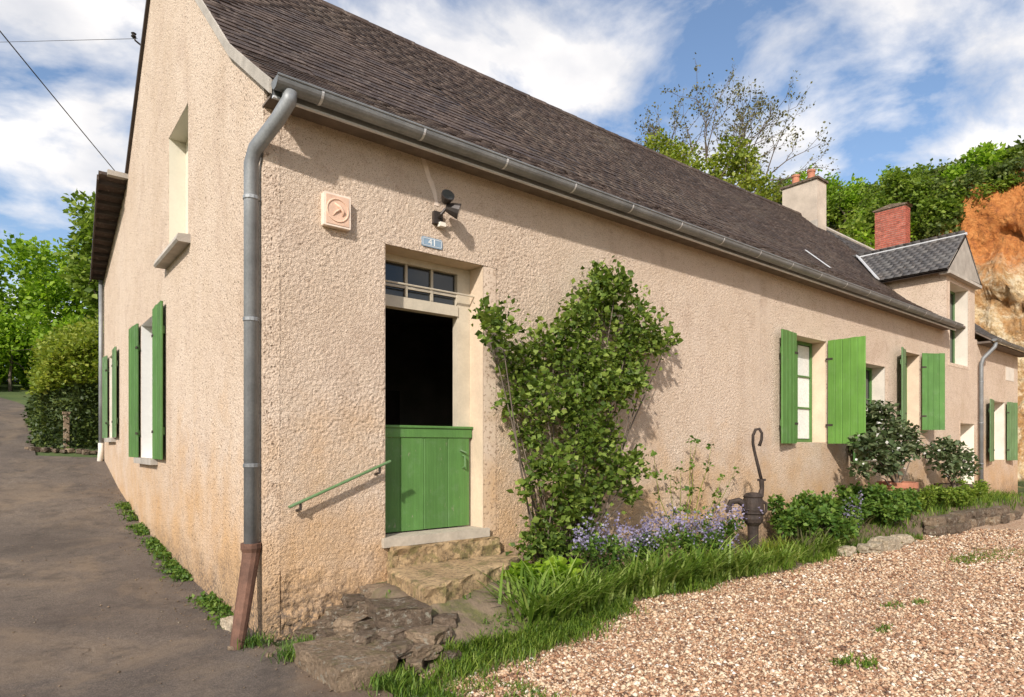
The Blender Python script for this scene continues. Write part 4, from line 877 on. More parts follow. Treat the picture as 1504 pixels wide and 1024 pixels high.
prism_stone('stone_step', [(1.10, -0.02), (1.02, -0.42), (0.94, -0.98), (1.35, -0.90), (2.05, -0.62), (2.50, -0.30), (2.55, -0.02)], 0.16, 0.47, M['ochre'], 'broad mossy slab forming the top landing before the door', 4)
def bank_z(x, y):
    yf = -1.60 + 0.27*max(0.0, x-1.5); d = max(0.0, (y-yf)/0.80); d = min(1.0, d); z = 0.33*(d*d*(3-2*d))**0.8
    k = max(0.0, min(1.0, (x-2.05)/0.85)); z = z*(1 - k) - 0.12*k; e = max(0.0, min(1.0, (x-0.66)/0.22)); return -0.06 + (z + (0.07 + 0.030*fbm(x*2.6, y*2.6, 1.0, 4))*min(1.0, d*5))*e
bxs, bys = np.arange(0.64, 3.0, 0.045), np.arange(-1.66, 0.01, 0.045); X, Y = np.meshgrid(bxs, bys); Z = np.vectorize(bank_z)(X, Y); n, m = X.shape; i = np.arange(n*m).reshape(n, m)
X = X + 0.05*vnoise(Y, X, 2.0, 2, 3)*(X < 0.6)
tag(raw('mossy_landing', np.stack([X, Y, Z], -1).reshape(-1, 3) - np.array([1.6, -0.8, 0]), np.stack([i[:-1,:-1], i[:-1,1:], i[1:,1:], i[1:,:-1]], -1).reshape(-1, 4), M['mossy'], None, (0,0,0), True), 'worn mossy landing sloping down from the door step to the grass', 'landing').location = (1.6, -0.8, 0)
prism_stone('stone_step', [(-0.02, -0.72), (0.02, -1.46), (0.44, -1.47), (0.50, -0.70)], -0.08, 0.15, M['stone'], 'loose stone block, the lowest step by the house corner', 6, 'step', 0.018)
prism_stone('stone_step', [(0.62, -0.58), (0.55, -0.98), (0.90, -1.18), (0.97, -0.72)], 0.22, 0.355, M['stone_dark'], 'thin dark stone step propped on rubble beside the landing', 7, 'step', 0.015)
rub = [(0.50, -0.62, .18, .30), (0.47, -0.98, .17, .26), (0.55, -1.20, .20, .24), (0.72, -1.30, .18, .22), (0.36, -0.45, .16, .26), (0.62, -0.36, .22, .38), (0.84, -0.34, .22, .44), (0.30, -0.20, .17, .20), (0.66, -1.08, .22, .30), (0.80, -1.24, .2, .28), (0.46, -0.22, .16, .32),
       (0.70, -0.20, .18, .46), (0.92, -0.16, .16, .50), (0.56, -0.48, .17, .36), (0.74, -0.56, .2, .38), (0.40, -0.74, .14, .22), (0.56, -0.84, .18, .30), (0.93, -1.22, .18, .28), (0.62, -1.38, .15, .16), (0.88, -1.40, .14, .16), (0.20, -0.34, .13, .16), (0.58, -0.10, .15, .36), (0.34, -0.08, .14, .22), (1.02, -1.12, .16, .34), (0.14, -0.14, .12, .12)]
for k, (x, y, s_, z) in enumerate(rub):
    rock('rubble_stone', (x, y, z-0.115-0.10*(y > -0.5)), (s_*1.45, s_*random.uniform(.8, 1.2), random.uniform(0.08, 0.13)), random.uniform(0, 3), M['stone_dark'] if k % 3 else M['stone'], 20+k, 0.16, 6, 0.35, 'rough dark rubble stone packed under the door steps', 'stone', 'rubble under the steps')
for k, (px, py, s_) in enumerate([(475, 985, .09), (505, 1000, .07), (452, 965, .06), (590, 985, .07), (610, 968, .05), (555, 1000, .05), (340, 955, .06), (330, 900, .08), (395, 965, .05)]):
    x, y = on_z(px, py, 0); rock('loose_stone', (x, y, 0.015), (s_, s_*0.8, s_*0.6), random.uniform(0, 3), M['stone_pale'] if k % 2 else M['stone'], 50+k, 0.25, 3, 0.8, 'small loose stone lying by the house corner', 'stone', 'loose stones by the corner')
rock('corner_stone', (-0.13, 0.46, 0.03), (0.12, 0.20, 0.16), 0.2, M['stone_pale'], 71, 0.25, 5, 0.7, 'pale stone at the gable foot behind the rusty pipe shoe')
# dry stones that hold the raised bed
k = 0
for row, zc_ in ((0, 0.07), (1, 0.22)):
    x = 11.2 + 0.12*row
    while x < (15.4 if row == 0 else 14.9):
        w = random.uniform(0.30, 0.62); y = float(bed_front(np.array(x+w/2))) - 0.06 + row*0.05
        rock('wall_stone', (x+w/2, y, zc_), (w*0.98, 0.26, 0.175), random.uniform(-.08, .08), M['stone_dark'] if random.random() < 0.7 else M['stone'], 80+k, 0.14, 5, 0.5,
             'dark squared stone in the low dry wall edging the raised bed', 'stone', 'stones of the low bed wall'); x += w; k += 1
for k, (px, py, s_) in enumerate([(1300, 803, .40), (1285, 806, .26), (1268, 808, .20), (1243, 812, .22), (1325, 795, .26)]):
    x, y = on_z(px, py, 0.03); rock('border_stone', (x, y, 0.06), (s_*1.25, s_*0.8, s_*0.6), random.uniform(-.4, .4), M['stone_pale'], 120+k, 0.2, 5, 0.6, 'pale rounded limestone edging the bed beside the gravel', 'stone', 'pale border stones')

# ------------------------------------------------------------------ hand pump
px_, py_ = on_y(1106, 800, -0.74)[0], -0.74
pump = thing('hand_pump', 'old brown cast iron hand pump with a curved lever handle', 'pump', (px_, py_, 0))
MB().lathe([(0.13, 0.0), (0.13, 0.05), (0.075, 0.07), (0.07, 0.45), (0.075, 0.52)], (px_, py_, 0.02), 14).build('column', M['castiron'], pump)
MB().lathe([(0.075, 0.50), (0.12, 0.55), (0.135, 0.60), (0.125, 0.66), (0.14, 0.72), (0.135, 0.82), (0.12, 0.88), (0.13, 0.90), (0.09, 0.94), (0.05, 0.95)], (px_, py_, 0.02), 18).build('body', M['castiron'], pump, smooth=False)
MB().lathe([(0.138, 0.66), (0.15, 0.675), (0.138, 0.69)], (px_, py_, 0.02), 18).build('body_rib', M['castiron'], pump)
ax_, ay_ = float(RGT[0]), float(RGT[1])
def pp(r, z): return (px_ + ax_*r, py_ + ay_*r, z)
MB().tube([pp(-0.10, 0.80), pp(-0.20, 0.86), pp(-0.30, 0.84), pp(-0.33, 0.76), pp(-0.33, 0.70)], [0.05, 0.045, 0.04, 0.04, 0.048], 10).build('spout', M['castiron'], pump)
MB().tube([pp(0.10, 0.92), pp(0.12, 1.02), pp(0.115, 1.15)], [0.045, 0.03, 0.035], 8).build('lever_fork', M['castiron'], pump)
MB().tube([pp(0.06, 1.14), pp(0.17, 1.14)], 0.016, 6).build('pivot_pin', M['castiron'], pump)
MB().tube([pp(0.115, 1.13), pp(0.07, 1.32), pp(0.03, 1.48), pp(0.00, 1.62), pp(0.0, 1.74), pp(0.035, 1.82), pp(0.085, 1.83), pp(0.12, 1.77), pp(0.115, 1.68), pp(0.085, 1.60)], [0.022, 0.022, 0.02, 0.02, 0.02, 0.02, 0.02, 0.02, 0.021, 0.024], 8).build('lever', M['castiron'], pump, smooth=True)
MB().tube([pp(0.12, 0.85), pp(0.18, 0.82), pp(0.175, 0.72), pp(0.12, 0.66)], 0.022, 6).build('side_lug', M['castiron'], pump)

# ------------------------------------------------------------------ plants: generators
def unit(v): return v/np.maximum(np.linalg.norm(v, axis=-1, keepdims=True), 1e-9)
def leaf_quads(P, size, rg, out=None, up=0.5, aspect=0.36, fold=0.12, outb=0.6):
    """one folded leaf (two triangles) at each point"""
    P = np.asarray(P, float); n = len(P); d = rg.normal(size=(n, 3)); d[:, 2] *= 0.6
    if out is not None: d = unit(d) + out*outb
    d = unit(d); nn = rg.normal(size=(n, 3)); nn[:, 2] += up*2; nn = nn - d*(nn*d).sum(1, keepdims=True); nn = unit(nn); sd = np.cross(d, nn)
    L = (size*rg.uniform(0.65, 1.3, n))[:, None]
    A = P; B = P + d*L*0.45 + sd*L*aspect + nn*L*fold; C = P + d*L; D = P + d*L*0.45 - sd*L*aspect + nn*L*fold
    V = np.stack([A, B, C, D], 1).reshape(-1, 3); i = np.arange(n)*4
    Fq = np.concatenate([np.stack([i, i+1, i+2], 1), np.stack([i, i+2, i+3], 1)])
    return V, Fq
def clump_points(centres, radii, n, rg, shell=0.55, squash=(1, 1, 1)):
    c = np.asarray(centres, float); r = np.asarray(radii, float); w = r**2; k = rg.choice(len(c), n, p=w/w.sum())
    d = unit(rg.normal(size=(n, 3))); rad = r[k]*(shell + (1-shell)*rg.uniform(0, 1, n)**0.7)*rg.uniform(0.75, 1.12, n)
    return c[k] + d*rad[:, None]*np.array(squash), d
def blades(P, h, w, rg, lean=0.5, droop=0.4, dirs=None):
    """curved grass blades: three segments each"""
    P = np.asarray(P, float); n = len(P); a = rg.uniform(0, 2*np.pi, n) if dirs is None else dirs
    d = np.stack([np.cos(a), np.sin(a), np.zeros(n)], 1); sd = np.stack([-np.sin(a), np.cos(a), np.zeros(n)], 1)
    hh = (h*rg.uniform(0.55, 1.25, n))[:, None]; ln = (lean*rg.uniform(0.3, 1.3, n))[:, None]; dr = (droop*rg.uniform(0.2, 1.3, n))[:, None]; ww = (w*rg.uniform(0.7, 1.3, n))[:, None]
    rows = []
    for t, wk in ((0, 0.8), (0.4, 1.0), (0.75, 0.7)):
        c = P + d*hh*ln*t**1.5 + np.array([0, 0, 1])*hh*(t - dr*t**3); rows += [c - sd*ww*wk, c + sd*ww*wk]
    tip = P + d*hh*ln + np.array([0, 0, 1])*hh*(1 - dr); V = np.stack(rows + [tip], 1).reshape(-1, 3); i = np.arange(n)*7
    T = [(0,1,3),(0,3,2),(2,3,5),(2,5,4),(4,5,6)]
    return V, np.concatenate([np.stack([i+a_ for a_ in t], 1) for t in T])
def wobble(p, q, k, amp, rg):
    p, q = np.array(p, float), np.array(q, float); out = []
    for t in np.linspace(0, 1, k): out.append(tuple(p + (q-p)*t + rg.normal(size=3)*amp*math.sin(math.pi*t)))
    return out
def foliage(name, parts, mat, parent):
    V = []; Fc = []; b = 0
    for v, f in parts: V.append(v); Fc.append(f+b); b += len(v)
    return raw(name, np.concatenate(V), np.concatenate(Fc), mat, parent)
def tree(name, base, clumps, nleaf, lsize, mat, label, trunk_r=0.16, seed=1, group=None, shell=0.5, cat='tree', limbs=10, up=0.5):
    """clumps: list of (x, y, z, r). tapered trunk, limbs out to the clumps, leaves through them"""
    rg = np.random.default_rng(seed); t = thing(name, label, cat, base, group); c = np.array([q[:3] for q in clumps]); r = np.array([q[3] for q in clumps])
    m = MB(); mid = c.mean(0); top = np.array([mid[0], mid[1], mid[2] + 0.2*(c[:,2].max()-mid[2])]); path = wobble(base, top, 6, 0.06*np.linalg.norm(top-np.array(base))*0.5, rg)
    path[0] = (base[0], base[1], base[2]-0.15); rads = np.linspace(trunk_r, trunk_r*0.35, 6); m.tube(path, list(rads), 8)
    for k in rg.choice(len(c), min(limbs, len(c)), replace=False):
        j = int(rg.integers(2, 5)); s0 = path[j]; m.tube(wobble(s0, c[k], 5, 0.08*np.linalg.norm(c[k]-np.array(s0)), rg), list(np.linspace(rads[j]*0.6, trunk_r*0.07, 5)), 6)
        for _ in range(2): m.tube(wobble(c[k], c[k] + unit(rg.normal(size=3))*r[k]*0.8, 4, 0.05, rg), list(np.linspace(trunk_r*0.08, trunk_r*0.03, 4)), 4)
    m.build('trunk', M['bark'], t, smooth=True)
    P, d = clump_points(c, r, nleaf, rg, shell); foliage('crown', [leaf_quads(P, lsize, rg, d, up)], mat, t)
    return t
def ellipsoid_clumps(c, rad, n, rr, rg, low=-1.0):
    out = []
    while len(out) < n:
        d = unit(rg.normal(size=3)); d *= rg.uniform(0.35, 1.0)**0.5
        if d[2] < low: continue
        out.append((c[0]+d[0]*rad[0], c[1]+d[1]*rad[1], c[2]+d[2]*rad[2], rr*rg.uniform(0.7, 1.25)))
    return out

# ------------------------------------------------------------------ trees and hedge up the lane
rg = np.random.default_rng(11)
def gz(x, y): return float(np.interp(y, GY, GZ))
def lane_tree(x, y, zc_, rad, ncl, rr, nleaf, ls, mat, label, seed, tr=0.18, group=None):
    r_ = np.random.default_rng(seed); b = (x, y, gz(x, y)); return tree('leafy_tree', b, ellipsoid_clumps((x, y, zc_), rad, ncl, rr, r_), nleaf, ls, mat, label, tr, seed, group)
lane_tree(1.2, 17.5, 7.3, (1.5, 1.5, 2.2), 26, 0.6, 5200, 0.20, M['leaf_mid'], 'tall loose green tree rising just behind the rear eaves of the cottage', 101)
lane_tree(-1.0, 25.0, 6.6, (2.7, 2.2, 3.0), 44, 0.85, 15000, 0.19, M['leaf_lime'], 'bright lime green tree behind the clipped hedge, with a rounded top', 102)
lane_tree(-4.2, 24.5, 6.4, (2.4, 2.2, 3.0), 38, 0.85, 12000, 0.19, M['leaf_lime'], 'bright lime green tree where the lane bends, beyond the hedge', 103)
lane_tree(1.8, 23.0, 6.0, (1.9, 1.8, 2.8), 32, 0.75, 10000, 0.18, M['leaf_mid'], 'mid green tree between the lime tree and the tall tree at the eaves', 104)
lane_tree(-8.5, 25.5, 6.5, (3.0, 2.4, 3.2), 36, 0.95, 9000, 0.21, M['leaf_mid'], 'broad green tree on the far side of the lane bend', 105)
lane_tree(5.5, 19.0, 5.6, (2.4, 2.0, 2.4), 30, 0.8, 5000, 0.2, M['leaf_mid'], 'green tree standing behind the cottage', 106)
for k, (x, y, h, r_) in enumerate([(-1.5, 20.6, 2.4, 1.2), (-3.6, 20.2, 2.0, 1.3), (0.5, 19.0, 2.4, 1.3), (-0.4, 21.5, 3.0, 1.4), (-2.6, 21.8, 3.0, 1.5), (1.6, 16.0, 3.0, 1.3)]):
    b = (x, y, gz(x, y)); tree('bush', b, ellipsoid_clumps((x, y, b[2]+h*0.5), (r_, r_*0.8, h*0.5), 16, 0.42, rg), 3600, 0.15, M['leaf_lime'], 'leafy green bush on the bank under the trees past the lane', 0.06, 120+k, 'bushes on the lane bank', cat='bush', limbs=5)
# clipped hedge: sides in darkened leaves that paint in shade, lighter shaggy top
hx0, hx1, hy0, hy1 = -1.05, 1.9, 12.0, 14.6
hb = gz(0, 12.0); hd = thing('hedge', 'clipped dark green hedge with a yellowish top at the end of the gable', 'hedge', ((hx0+hx1)/2, 13.2, hb))
r_ = np.random.default_rng(31); n = 15000; fsel = r_.choice(4, n, p=[.42, .25, .25, .08]); U = r_.uniform(0, 1, (n, 3)); hh = 2.45
Pt = np.zeros((n, 3)); Pt[:,0] = hx0 + (hx1-hx0)*U[:,0]; Pt[:,1] = hy0 + (hy1-hy0)*U[:,1]; Pt[:,2] = U[:,2]*hh
Pt[fsel==0,1] = hy0; Pt[fsel==1,0] = hx0; Pt[fsel==2,2] = hh; Pt[fsel==3,1] = hy1
bul = np.array([fbm(*(p*0.9), 3) for p in Pt]); cen = np.array([(hx0+hx1)/2, (hy0+hy1)/2, hh*0.5]); dr = unit(Pt - cen)
Pt += dr*(bul[:,None]*0.22 + r_.normal(size=(n,1))*0.07 + 0.0); Pt[:,0] += np.where(fsel==1, 0.18*(Pt[:,2]/hh)**2, 0)
top = (Pt[:,2] > hh*0.62 + 0.25*bul); kx = np.clip((Pt[:,0]-hx0)/1.3, 0, 1); Pt[:,2] *= 0.70 + 0.30*np.sqrt(kx); Pt[:,0] += 0.30*(1-kx)*np.clip(Pt[:,2]/hh-0.35, 0, 1); Pt[:,1] += 0.5*np.clip(Pt[:,2]/hh-0.5, 0, 1)**1.5; Pt[:,2] += hb + (Pt[:,1]-hy0)*0.22
foliage('foliage', [leaf_quads(Pt[~top], 0.085, r_, dr[~top], 0.3)], M['leaf_hedge_shaded'], hd)
foliage('top_growth', [leaf_quads(Pt[top] + np.array([0,0,0.03]), 0.105, r_, dr[top], 0.8), leaf_quads(Pt[top] + r_.normal(size=(top.sum(),3))*0.10 + np.array([0,0,0.15]), 0.10, r_, dr[top], 0.8)], M['leaf_yellow'], hd)
m = MB().box((hx0+0.75, hy0+0.50, hb-0.2), (hx1-0.2, hy1-0.2, hb+hh-0.75)); m.build('inner_growth', M['leaf_dark'], hd)
xg, yg = at_t(103, 640, 13.4)[:2]
po = thing('concrete_post', 'grey concrete post half sunk in the clipped hedge', 'post', (xg, hy0-0.05, gz(0, hy0)))
MB().obox((xg-0.06, hy0-0.04, hb-0.1), (1,0,0), (0,1,0), (0,0,1), 0.12, 0.12, 0.85, 0.012).build('shaft', M['stone'], po)
MB().obox((xg-0.08, hy0-0.06, hb+0.75), (1,0,0), (0,1,0), (0,0,1), 0.16, 0.16, 0.06, 0.01).build('cap', M['stone'], po)
for k in range(13):
    x = -1.25 + k*0.125 + random.uniform(-.04, .04); y = 11.75 - 0.04*k + random.uniform(-.12, .1)
    s_ = random.uniform(0.07, 0.15); rock('kerb_rubble', (x, y, gz(x, y)+0.02), (s_*1.3, s_, s_*0.8), random.uniform(0, 3), M['stone_dark'] if k % 3 else M['stone'], 160+k, 0.22, 4, 0.7, 'small rough stone at the foot of the clipped hedge', 'stone', 'stones at the hedge foot')

# ------------------------------------------------------------------ hillside shrubs and the trees behind the ridge
def hill_pt(x, y): return float(hill_z(np.array(x), np.array(y)))
k = 0; r_ = np.random.default_rng(41); sp_ = []
cand = [(x, y) for x in np.arange(19.5, 46, 1.55) for y in np.arange(-7, 34, 1.55)]
for x, y in cand:
    x += r_.uniform(-.6, .6); y += r_.uniform(-.6, .6); s_ = x - float(cliff_x(np.array(y))); z = hill_pt(x, y); v = np.array([x, y])-CAM; t = v@FWD; px = CX + F_PX*(v@RGT)/t; py = HOR - F_PX*(z+1.0-EYE)/t
    if not (1150 < px < 1600 and py < 420): continue
    if y < 6.2 and s_ < 4.2 and not (s_ > 0.8 and py < 345 - (px-1395)*0.95): continue
    if z < 3.5: continue
    rr = r_.uniform(0.9, 1.7)*(1.0 if y > 6 else 0.75); dens = 1500 if px < 1520 else 700
    mt, lb = [(M['leaf_mid'], 'bushy mid green shrub on the hillside behind the roof'), (M['leaf_dark'], 'dark green shrub on the hillside above the cliff'), (M['leaf_lime'], 'fresh bright green shrub on the hillside behind the chimneys')][int(r_.choice(3, p=[.42, .33, .25]))]
    tree('hill_shrub', (x, y, z), ellipsoid_clumps((x, y, z+rr*0.55), (rr, rr, rr*0.8), 11, rr*0.42, r_), dens, 0.20, mt, lb, 0.07, 200+k, 'shrubs covering the hillside', 0.3, 'shrub', 4); k += 1
    if k > 110: break
def hill_hit(px, py):
    for t in np.arange(20, 40, 0.15):
        x, y, z = at_t(px, py, t)
        if x > 23.5 and hill_pt(x, y) > z: return x, y, z, t
    return None
for px in range(1330, 1512, 13):
    for py in range(225, 350, 15):
        if py > 352 - (px-1388)*1.02 + r_.uniform(-12, 12): continue
        hit = hill_hit(px + r_.uniform(-5, 5), py + r_.uniform(-5, 5))
        if hit is None: continue
        x, y, z, _t = hit; rr = r_.uniform(0.45, 0.85); mt, lb = [(M['leaf_mid'], 'bushy mid green shrub clinging to the top of the cliff'), (M['leaf_dark'], 'dark green shrub clinging to the top of the cliff')][int(r_.choice(2, p=[.55, .45]))]
        tree('hill_shrub', (x+0.2, y, z-0.1), ellipsoid_clumps((x, y, z+rr*0.1), (rr, rr, rr*0.8), 8, rr*0.45, r_), 620, 0.17, mt, lb, 0.05, 900+k, 'shrubs covering the hillside', 0.3, 'shrub', 3); k += 1
# green tree just behind the ridge
bx_, by_, _ = at_t(1050, 300, 26.5)
zb_ = max(hill_pt(bx_, by_), gz(bx_, by_))
cl = [(*at_t(px, py, 26.5 + r_.uniform(-1, 1)), 0.62*r_.uniform(.8, 1.2)) for px, py in [(985,225),(965,215),(1005,235),(1010,255),(1035,255),(1060,245),(1075,225),(1090,250),(1105,265),(1120,275),(1085,275),(1050,275),(1030,285),(1130,290),(1110,300),(975,245),(1060,300),(1095,235),(1000,275)]]
tree('spring_tree', (bx_, by_, zb_), cl, 5200, 0.17, M['leaf_yellow'], 'fresh yellow-green tree showing above the ridge, below the thin bare one', 0.16, 301, None, 0.35)
# thin, hardly leafed tree: real branching
bt = thing('bare_tree', 'thin airy tree with few small leaves, rising behind the roof ridge', 'tree', (at_t(1050, 300, 28.5)[0], at_t(1050, 300, 28.5)[1], 3.0))
r_ = np.random.default_rng(77); m = MB(); tips = []
rgt3 = np.array([RGT[0], RGT[1], 0.0]); b0 = np.array([*bt.location]); b0[2] = hill_pt(b0[0], b0[1])-0.2
def grow(p, d, L, r, lev):
    q = p + d*L; mid = (p+q)/2 + r_.normal(size=3)*L*0.05; m.tube([tuple(p), tuple(mid), tuple(q)], [r, r*0.8, r*0.62], 5 if lev < 3 else 4, False)
    if lev >= 3: tips.append((mid, d))
    if lev >= 6: tips.append((q, d)); return
    for _ in range(3 if lev in (1, 2) else 2):
        nd = unit(d + r_.normal(size=3)*(0.42 if lev else 0.55) + np.array([0, 0, 0.10])); grow(q, nd, L*r_.uniform(0.68, 0.9), r*0.62, lev+1)
z0_ = at_t(1062, 330, 28.5)[2]; m.tube([tuple(b0), (b0[0], b0[1], z0_)], [0.2, 0.15], 8)
for a_ in (-0.75, -0.35, 0.0, 0.38, 0.78):
    d = unit(np.array([0, 0, 1.0]) + rgt3*a_ + np.array([FWD[0], FWD[1], 0])*r_.uniform(-.4, .4)); grow(np.array([b0[0], b0[1], z0_-0.3]), d, 1.75, 0.085, 1)
m.build('trunk', M['bark'], bt, smooth=True)
T = np.array([t[0] for t in tips]); D_ = np.array([t[1] for t in tips]); kk = r_.choice(len(T), 4600); Pp = T[kk] + r_.normal(size=(4600, 3))*0.10
foliage('crown', [leaf_quads(Pp, 0.12, r_, D_[kk], 0.2)], M['leaf_bud'], bt)

# ------------------------------------------------------------------ front garden
r_ = np.random.default_rng(51)
rose_b = [(735,480,36),(715,465,22),(768,535,42),(812,508,44),(850,470,40),(882,440,44),(905,420,32),(932,470,42),(962,498,34),(920,520,40),(862,525,46),(800,582,44),(752,592,28),(850,592,52),(905,568,42),(935,560,26),(780,640,30),(860,655,46),(820,690,40),(905,690,36),(935,684,24),(835,738,40),(800,775,34),(850,775,34),(775,800,24),(890,640,36),(985,495,14),(880,402,18),(790,690,26),(870,720,32),(815,805,28),(860,800,26),(770,720,18),(925,725,20),(880,560,40)]
cl = []
for px, py, pr in rose_b:
    y = -0.10 - r_.uniform(0.05, 0.35) - (0.15 if py > 640 else 0); x, z = on_y(px, py, y); t = (x-CAM[0])/ray(px)[0]; cl.append((x, y, z, pr*t/F_PX))
rb = (on_y(835, 800, -0.35)[0], -0.35, 0.05)
ro = thing('climbing_rose', 'big leafy climbing shrub spreading up the wall right of the door', 'shrub', rb); m = MB()
for k, q in enumerate(cl):
    s0 = (rb[0] + r_.uniform(-.25, .25), -0.3 + r_.uniform(-.08, .08), 0.03); mid = ((s0[0]*0.45+q[0]*0.55) + r_.uniform(-.1, .1), min(-0.05, (s0[1]+q[1])/2), s0[2]*0.5+q[2]*0.5); m = MB()
    m.tube([s0, ((s0[0]+mid[0])/2+r_.uniform(-.05, .05), (s0[1]+mid[1])/2, (s0[2]+mid[2])/2), mid, (q[0], q[1], q[2])], [0.016, 0.013, 0.010, 0.004], 5).build('stem', M['bark'], ro, smooth=True)
c_ = np.array([q[:3] for q in cl]); rr = np.array([q[3] for q in cl]); P, d = clump_points(c_, rr*0.95, 8800, r_, 0.2, (1, 0.62, 1)); ok = P[:,1] < -0.03
tw, dtw = clump_points(c_, rr*1.35, 1500, r_, 0.85, (1, 0.6, 1)); ok2 = tw[:,1] < -0.03
foliage('leaves', [leaf_quads(P[ok], 0.058 + 0.028*r_.uniform(size=ok.sum()), r_, d[ok], 0.35, 0.40, 0.14), leaf_quads(tw[ok2], 0.060, r_, dtw[ok2], 0.35, 0.40)], M['leaf_rose'], ro)

def bed_at(x, y): return float(bed_z(np.array(x), np.array(y)))
def garden_plant(name, px, py, y, r, h, nleaf, ls, mat, label, group=None, flowers=0, seed=0, cat='plant', squash=1.0, fl_mat='flower'):
    """leafy mound rooted in the bed at depth y, its top near pixel (px, py)"""
    rg = np.random.default_rng(400+seed); x = on_y(px, py, y)[0]; z = bed_at(x, y); t = thing(name, label, cat, (x, y, z), group)
    m = MB(); cl = []
    for k in range(9):
        a = rg.uniform(0, 2*np.pi); q = rg.uniform(0.2, 1.0)*r; e = (x+math.cos(a)*q, min(-0.05, y+math.sin(a)*q*0.7), z+h*rg.uniform(0.45, 0.9)); cl.append((*e, r*0.38))
        m.tube(wobble((x+rg.uniform(-.03,.03), y, z-0.03), e, 4, 0.02, rg), [0.007, 0.006, 0.004, 0.002], 4)
    m.build('stems', M['herb'], t); c = np.array([q[:3] for q in cl]); P, d = clump_points(c, np.array([q[3] for q in cl]), nleaf, rg, 0.2, (1, 0.8, 1.0*squash))
    ok = (P[:,2] > z+0.02) & (P[:,1] < -0.02); foliage('leaves', [leaf_quads(P[ok], ls, rg, d[ok], 0.6)], mat, t)
    if flowers:
        k = rg.choice(len(c), flowers); top = c[k] + rg.normal(size=(flowers, 3))*np.array([r*0.36, r*0.25, h*0.12]) + np.array([0, 0, h*0.30])
        spk = np.repeat(top, 9, 0) + rg.normal(size=(flowers*9, 3))*np.array([0.018, 0.018, 0.045]); foliage('flowers', [leaf_quads(spk, 0.030, rg, None, 0.4, 0.5)], M[fl_mat], t)['kind'] = 'stuff'
    return t
for k, (px, py, y) in enumerate([(885, 775, -0.78), (925, 765, -0.62), (965, 758, -0.78), (1005, 762, -0.66), (1045, 770, -0.80), (1065, 778, -0.6)]):
    garden_plant('catmint', px, py, y, 0.30, 0.56, 650, 0.045, M['herb'], 'low plant with mauve flower spikes between the climbing shrub and the pump', 'mauve flowering plants', 48, k)
garden_plant('catmint', 1255, 745, -0.85, 0.30, 0.50, 500, 0.05, M['herb'], 'plant with a few mauve flowers by the leafy clump right of the pump', None, 26, 8)
for k, (px, py, y, r, h) in enumerate([(1160, 715, -0.50, 0.36, 0.78), (1200, 715, -0.62, 0.40, 0.70), (1240, 720, -0.45, 0.40, 0.72), (1285, 735, -0.80, 0.40, 0.62), (1180, 745, -0.85, 0.36, 0.60), (1225, 755, -0.95, 0.38, 0.55), (1305, 740, -0.98, 0.36, 0.50), (1325, 735, -0.9, 0.34, 0.42), (1255, 745, -0.7, 0.36, 0.6)]):
    garden_plant('leafy_perennial', px, py, y, r, h, 1250, 0.075, M['herb'], 'bushy green perennial growing between the pump and the clay pot', 'bushy green perennials', 0, 20+k)
for k, (px, py, y) in enumerate([(1345, 735, -0.75), (1375, 735, -0.85), (1405, 735, -0.9), (1425, 738, -0.7)]):
    garden_plant('feathery_plant', px, py, y, 0.42, 0.42, 1300, 0.06, M['leaf_mid'], 'low feathery green plant behind the dark dry stones', 'feathery plants behind the dry stones', 0, 30+k)
for k, (px, py, y, r, h) in enumerate([(790, 845, -0.75, 0.26, 0.34), (765, 850, -0.65, 0.20, 0.30), (825, 820, -0.85, 0.26, 0.36)]):
    garden_plant('broadleaf_plant', px, py, y, r, h, 330, 0.11, M['leaf_lime'], 'low plant with broad bright leaves at the foot of the climbing shrub', 'broad-leaved plants by the landing', 0, 40+k)
# spindly tall stems against the wall
sx = on_y(1000, 760, -0.3)[0]; spd = thing('spindly_plant', 'spindly pale-stemmed plant with sparse leaves against the wall left of the pump', 'plant', (sx, -0.3, 0.08)); rg2 = np.random.default_rng(5); lp = []
for px, py, bxo in [(1025,645,0), (1000,690,-.1), (1045,655,.1), (985,700,-.15), (1080,690,.25), (1060,700,.2), (960,665,-.2), (1015,650,.0)]:
    x, z = on_y(px, py, -0.22); p = wobble((sx+bxo, -0.3, 0.06), (x, -0.22, z), 6, 0.03, rg2); MB().tube(p, [0.006,0.006,0.005,0.004,0.003,0.002], 4).build('stem', M['leaf_yellow'], spd)
    for q in p[2:]: lp += [np.array(q) + rg2.normal(size=3)*0.03 for _ in range(7)]
foliage('leaves', [leaf_quads(np.array(lp), 0.07, rg2, None, 0.3)], M['herb'], spd)
# arching strap-leaved clumps along the front of the bed
strap = [(px, off, random.uniform(.34, .46)*(1.0 if px < 1100 else 0.8)) for px, off in [(775, .30), (800, .12), (825, .35), (850, .10), (872, .28), (895, .08), (918, .30), (940, .12), (962, .26), (985, .08), (1008, .28), (1030, .12), (1052, .24), (1078, .10), (1100, .22), (1125, .10), (1150, .20), (1175, .08), (1200, .18), (1225, .10)]]
for k, (px, py, h) in enumerate(strap):
    y = -1.1
    for _ in range(3): x = on_y(px, 850, y)[0]; y = float(bed_front(np.array(x))) + off
    z = bed_at(x, y) - 0.02; rg2 = np.random.default_rng(600+k)
    n = 95; h *= random.uniform(1.0, 1.4); P = np.stack([x + rg2.normal(size=n)*0.09, y + rg2.normal(size=n)*0.05, np.full(n, z)], 1); t = thing('strap_leaf_clump', 'tuft of long arching strap leaves along the gravel edge of the bed', 'plant', (x, y, z), 'strap-leaved tufts along the bed')
    foliage('leaves', [blades(P, h, 0.012, rg2, 0.9, 0.38)], M['strap'], t)
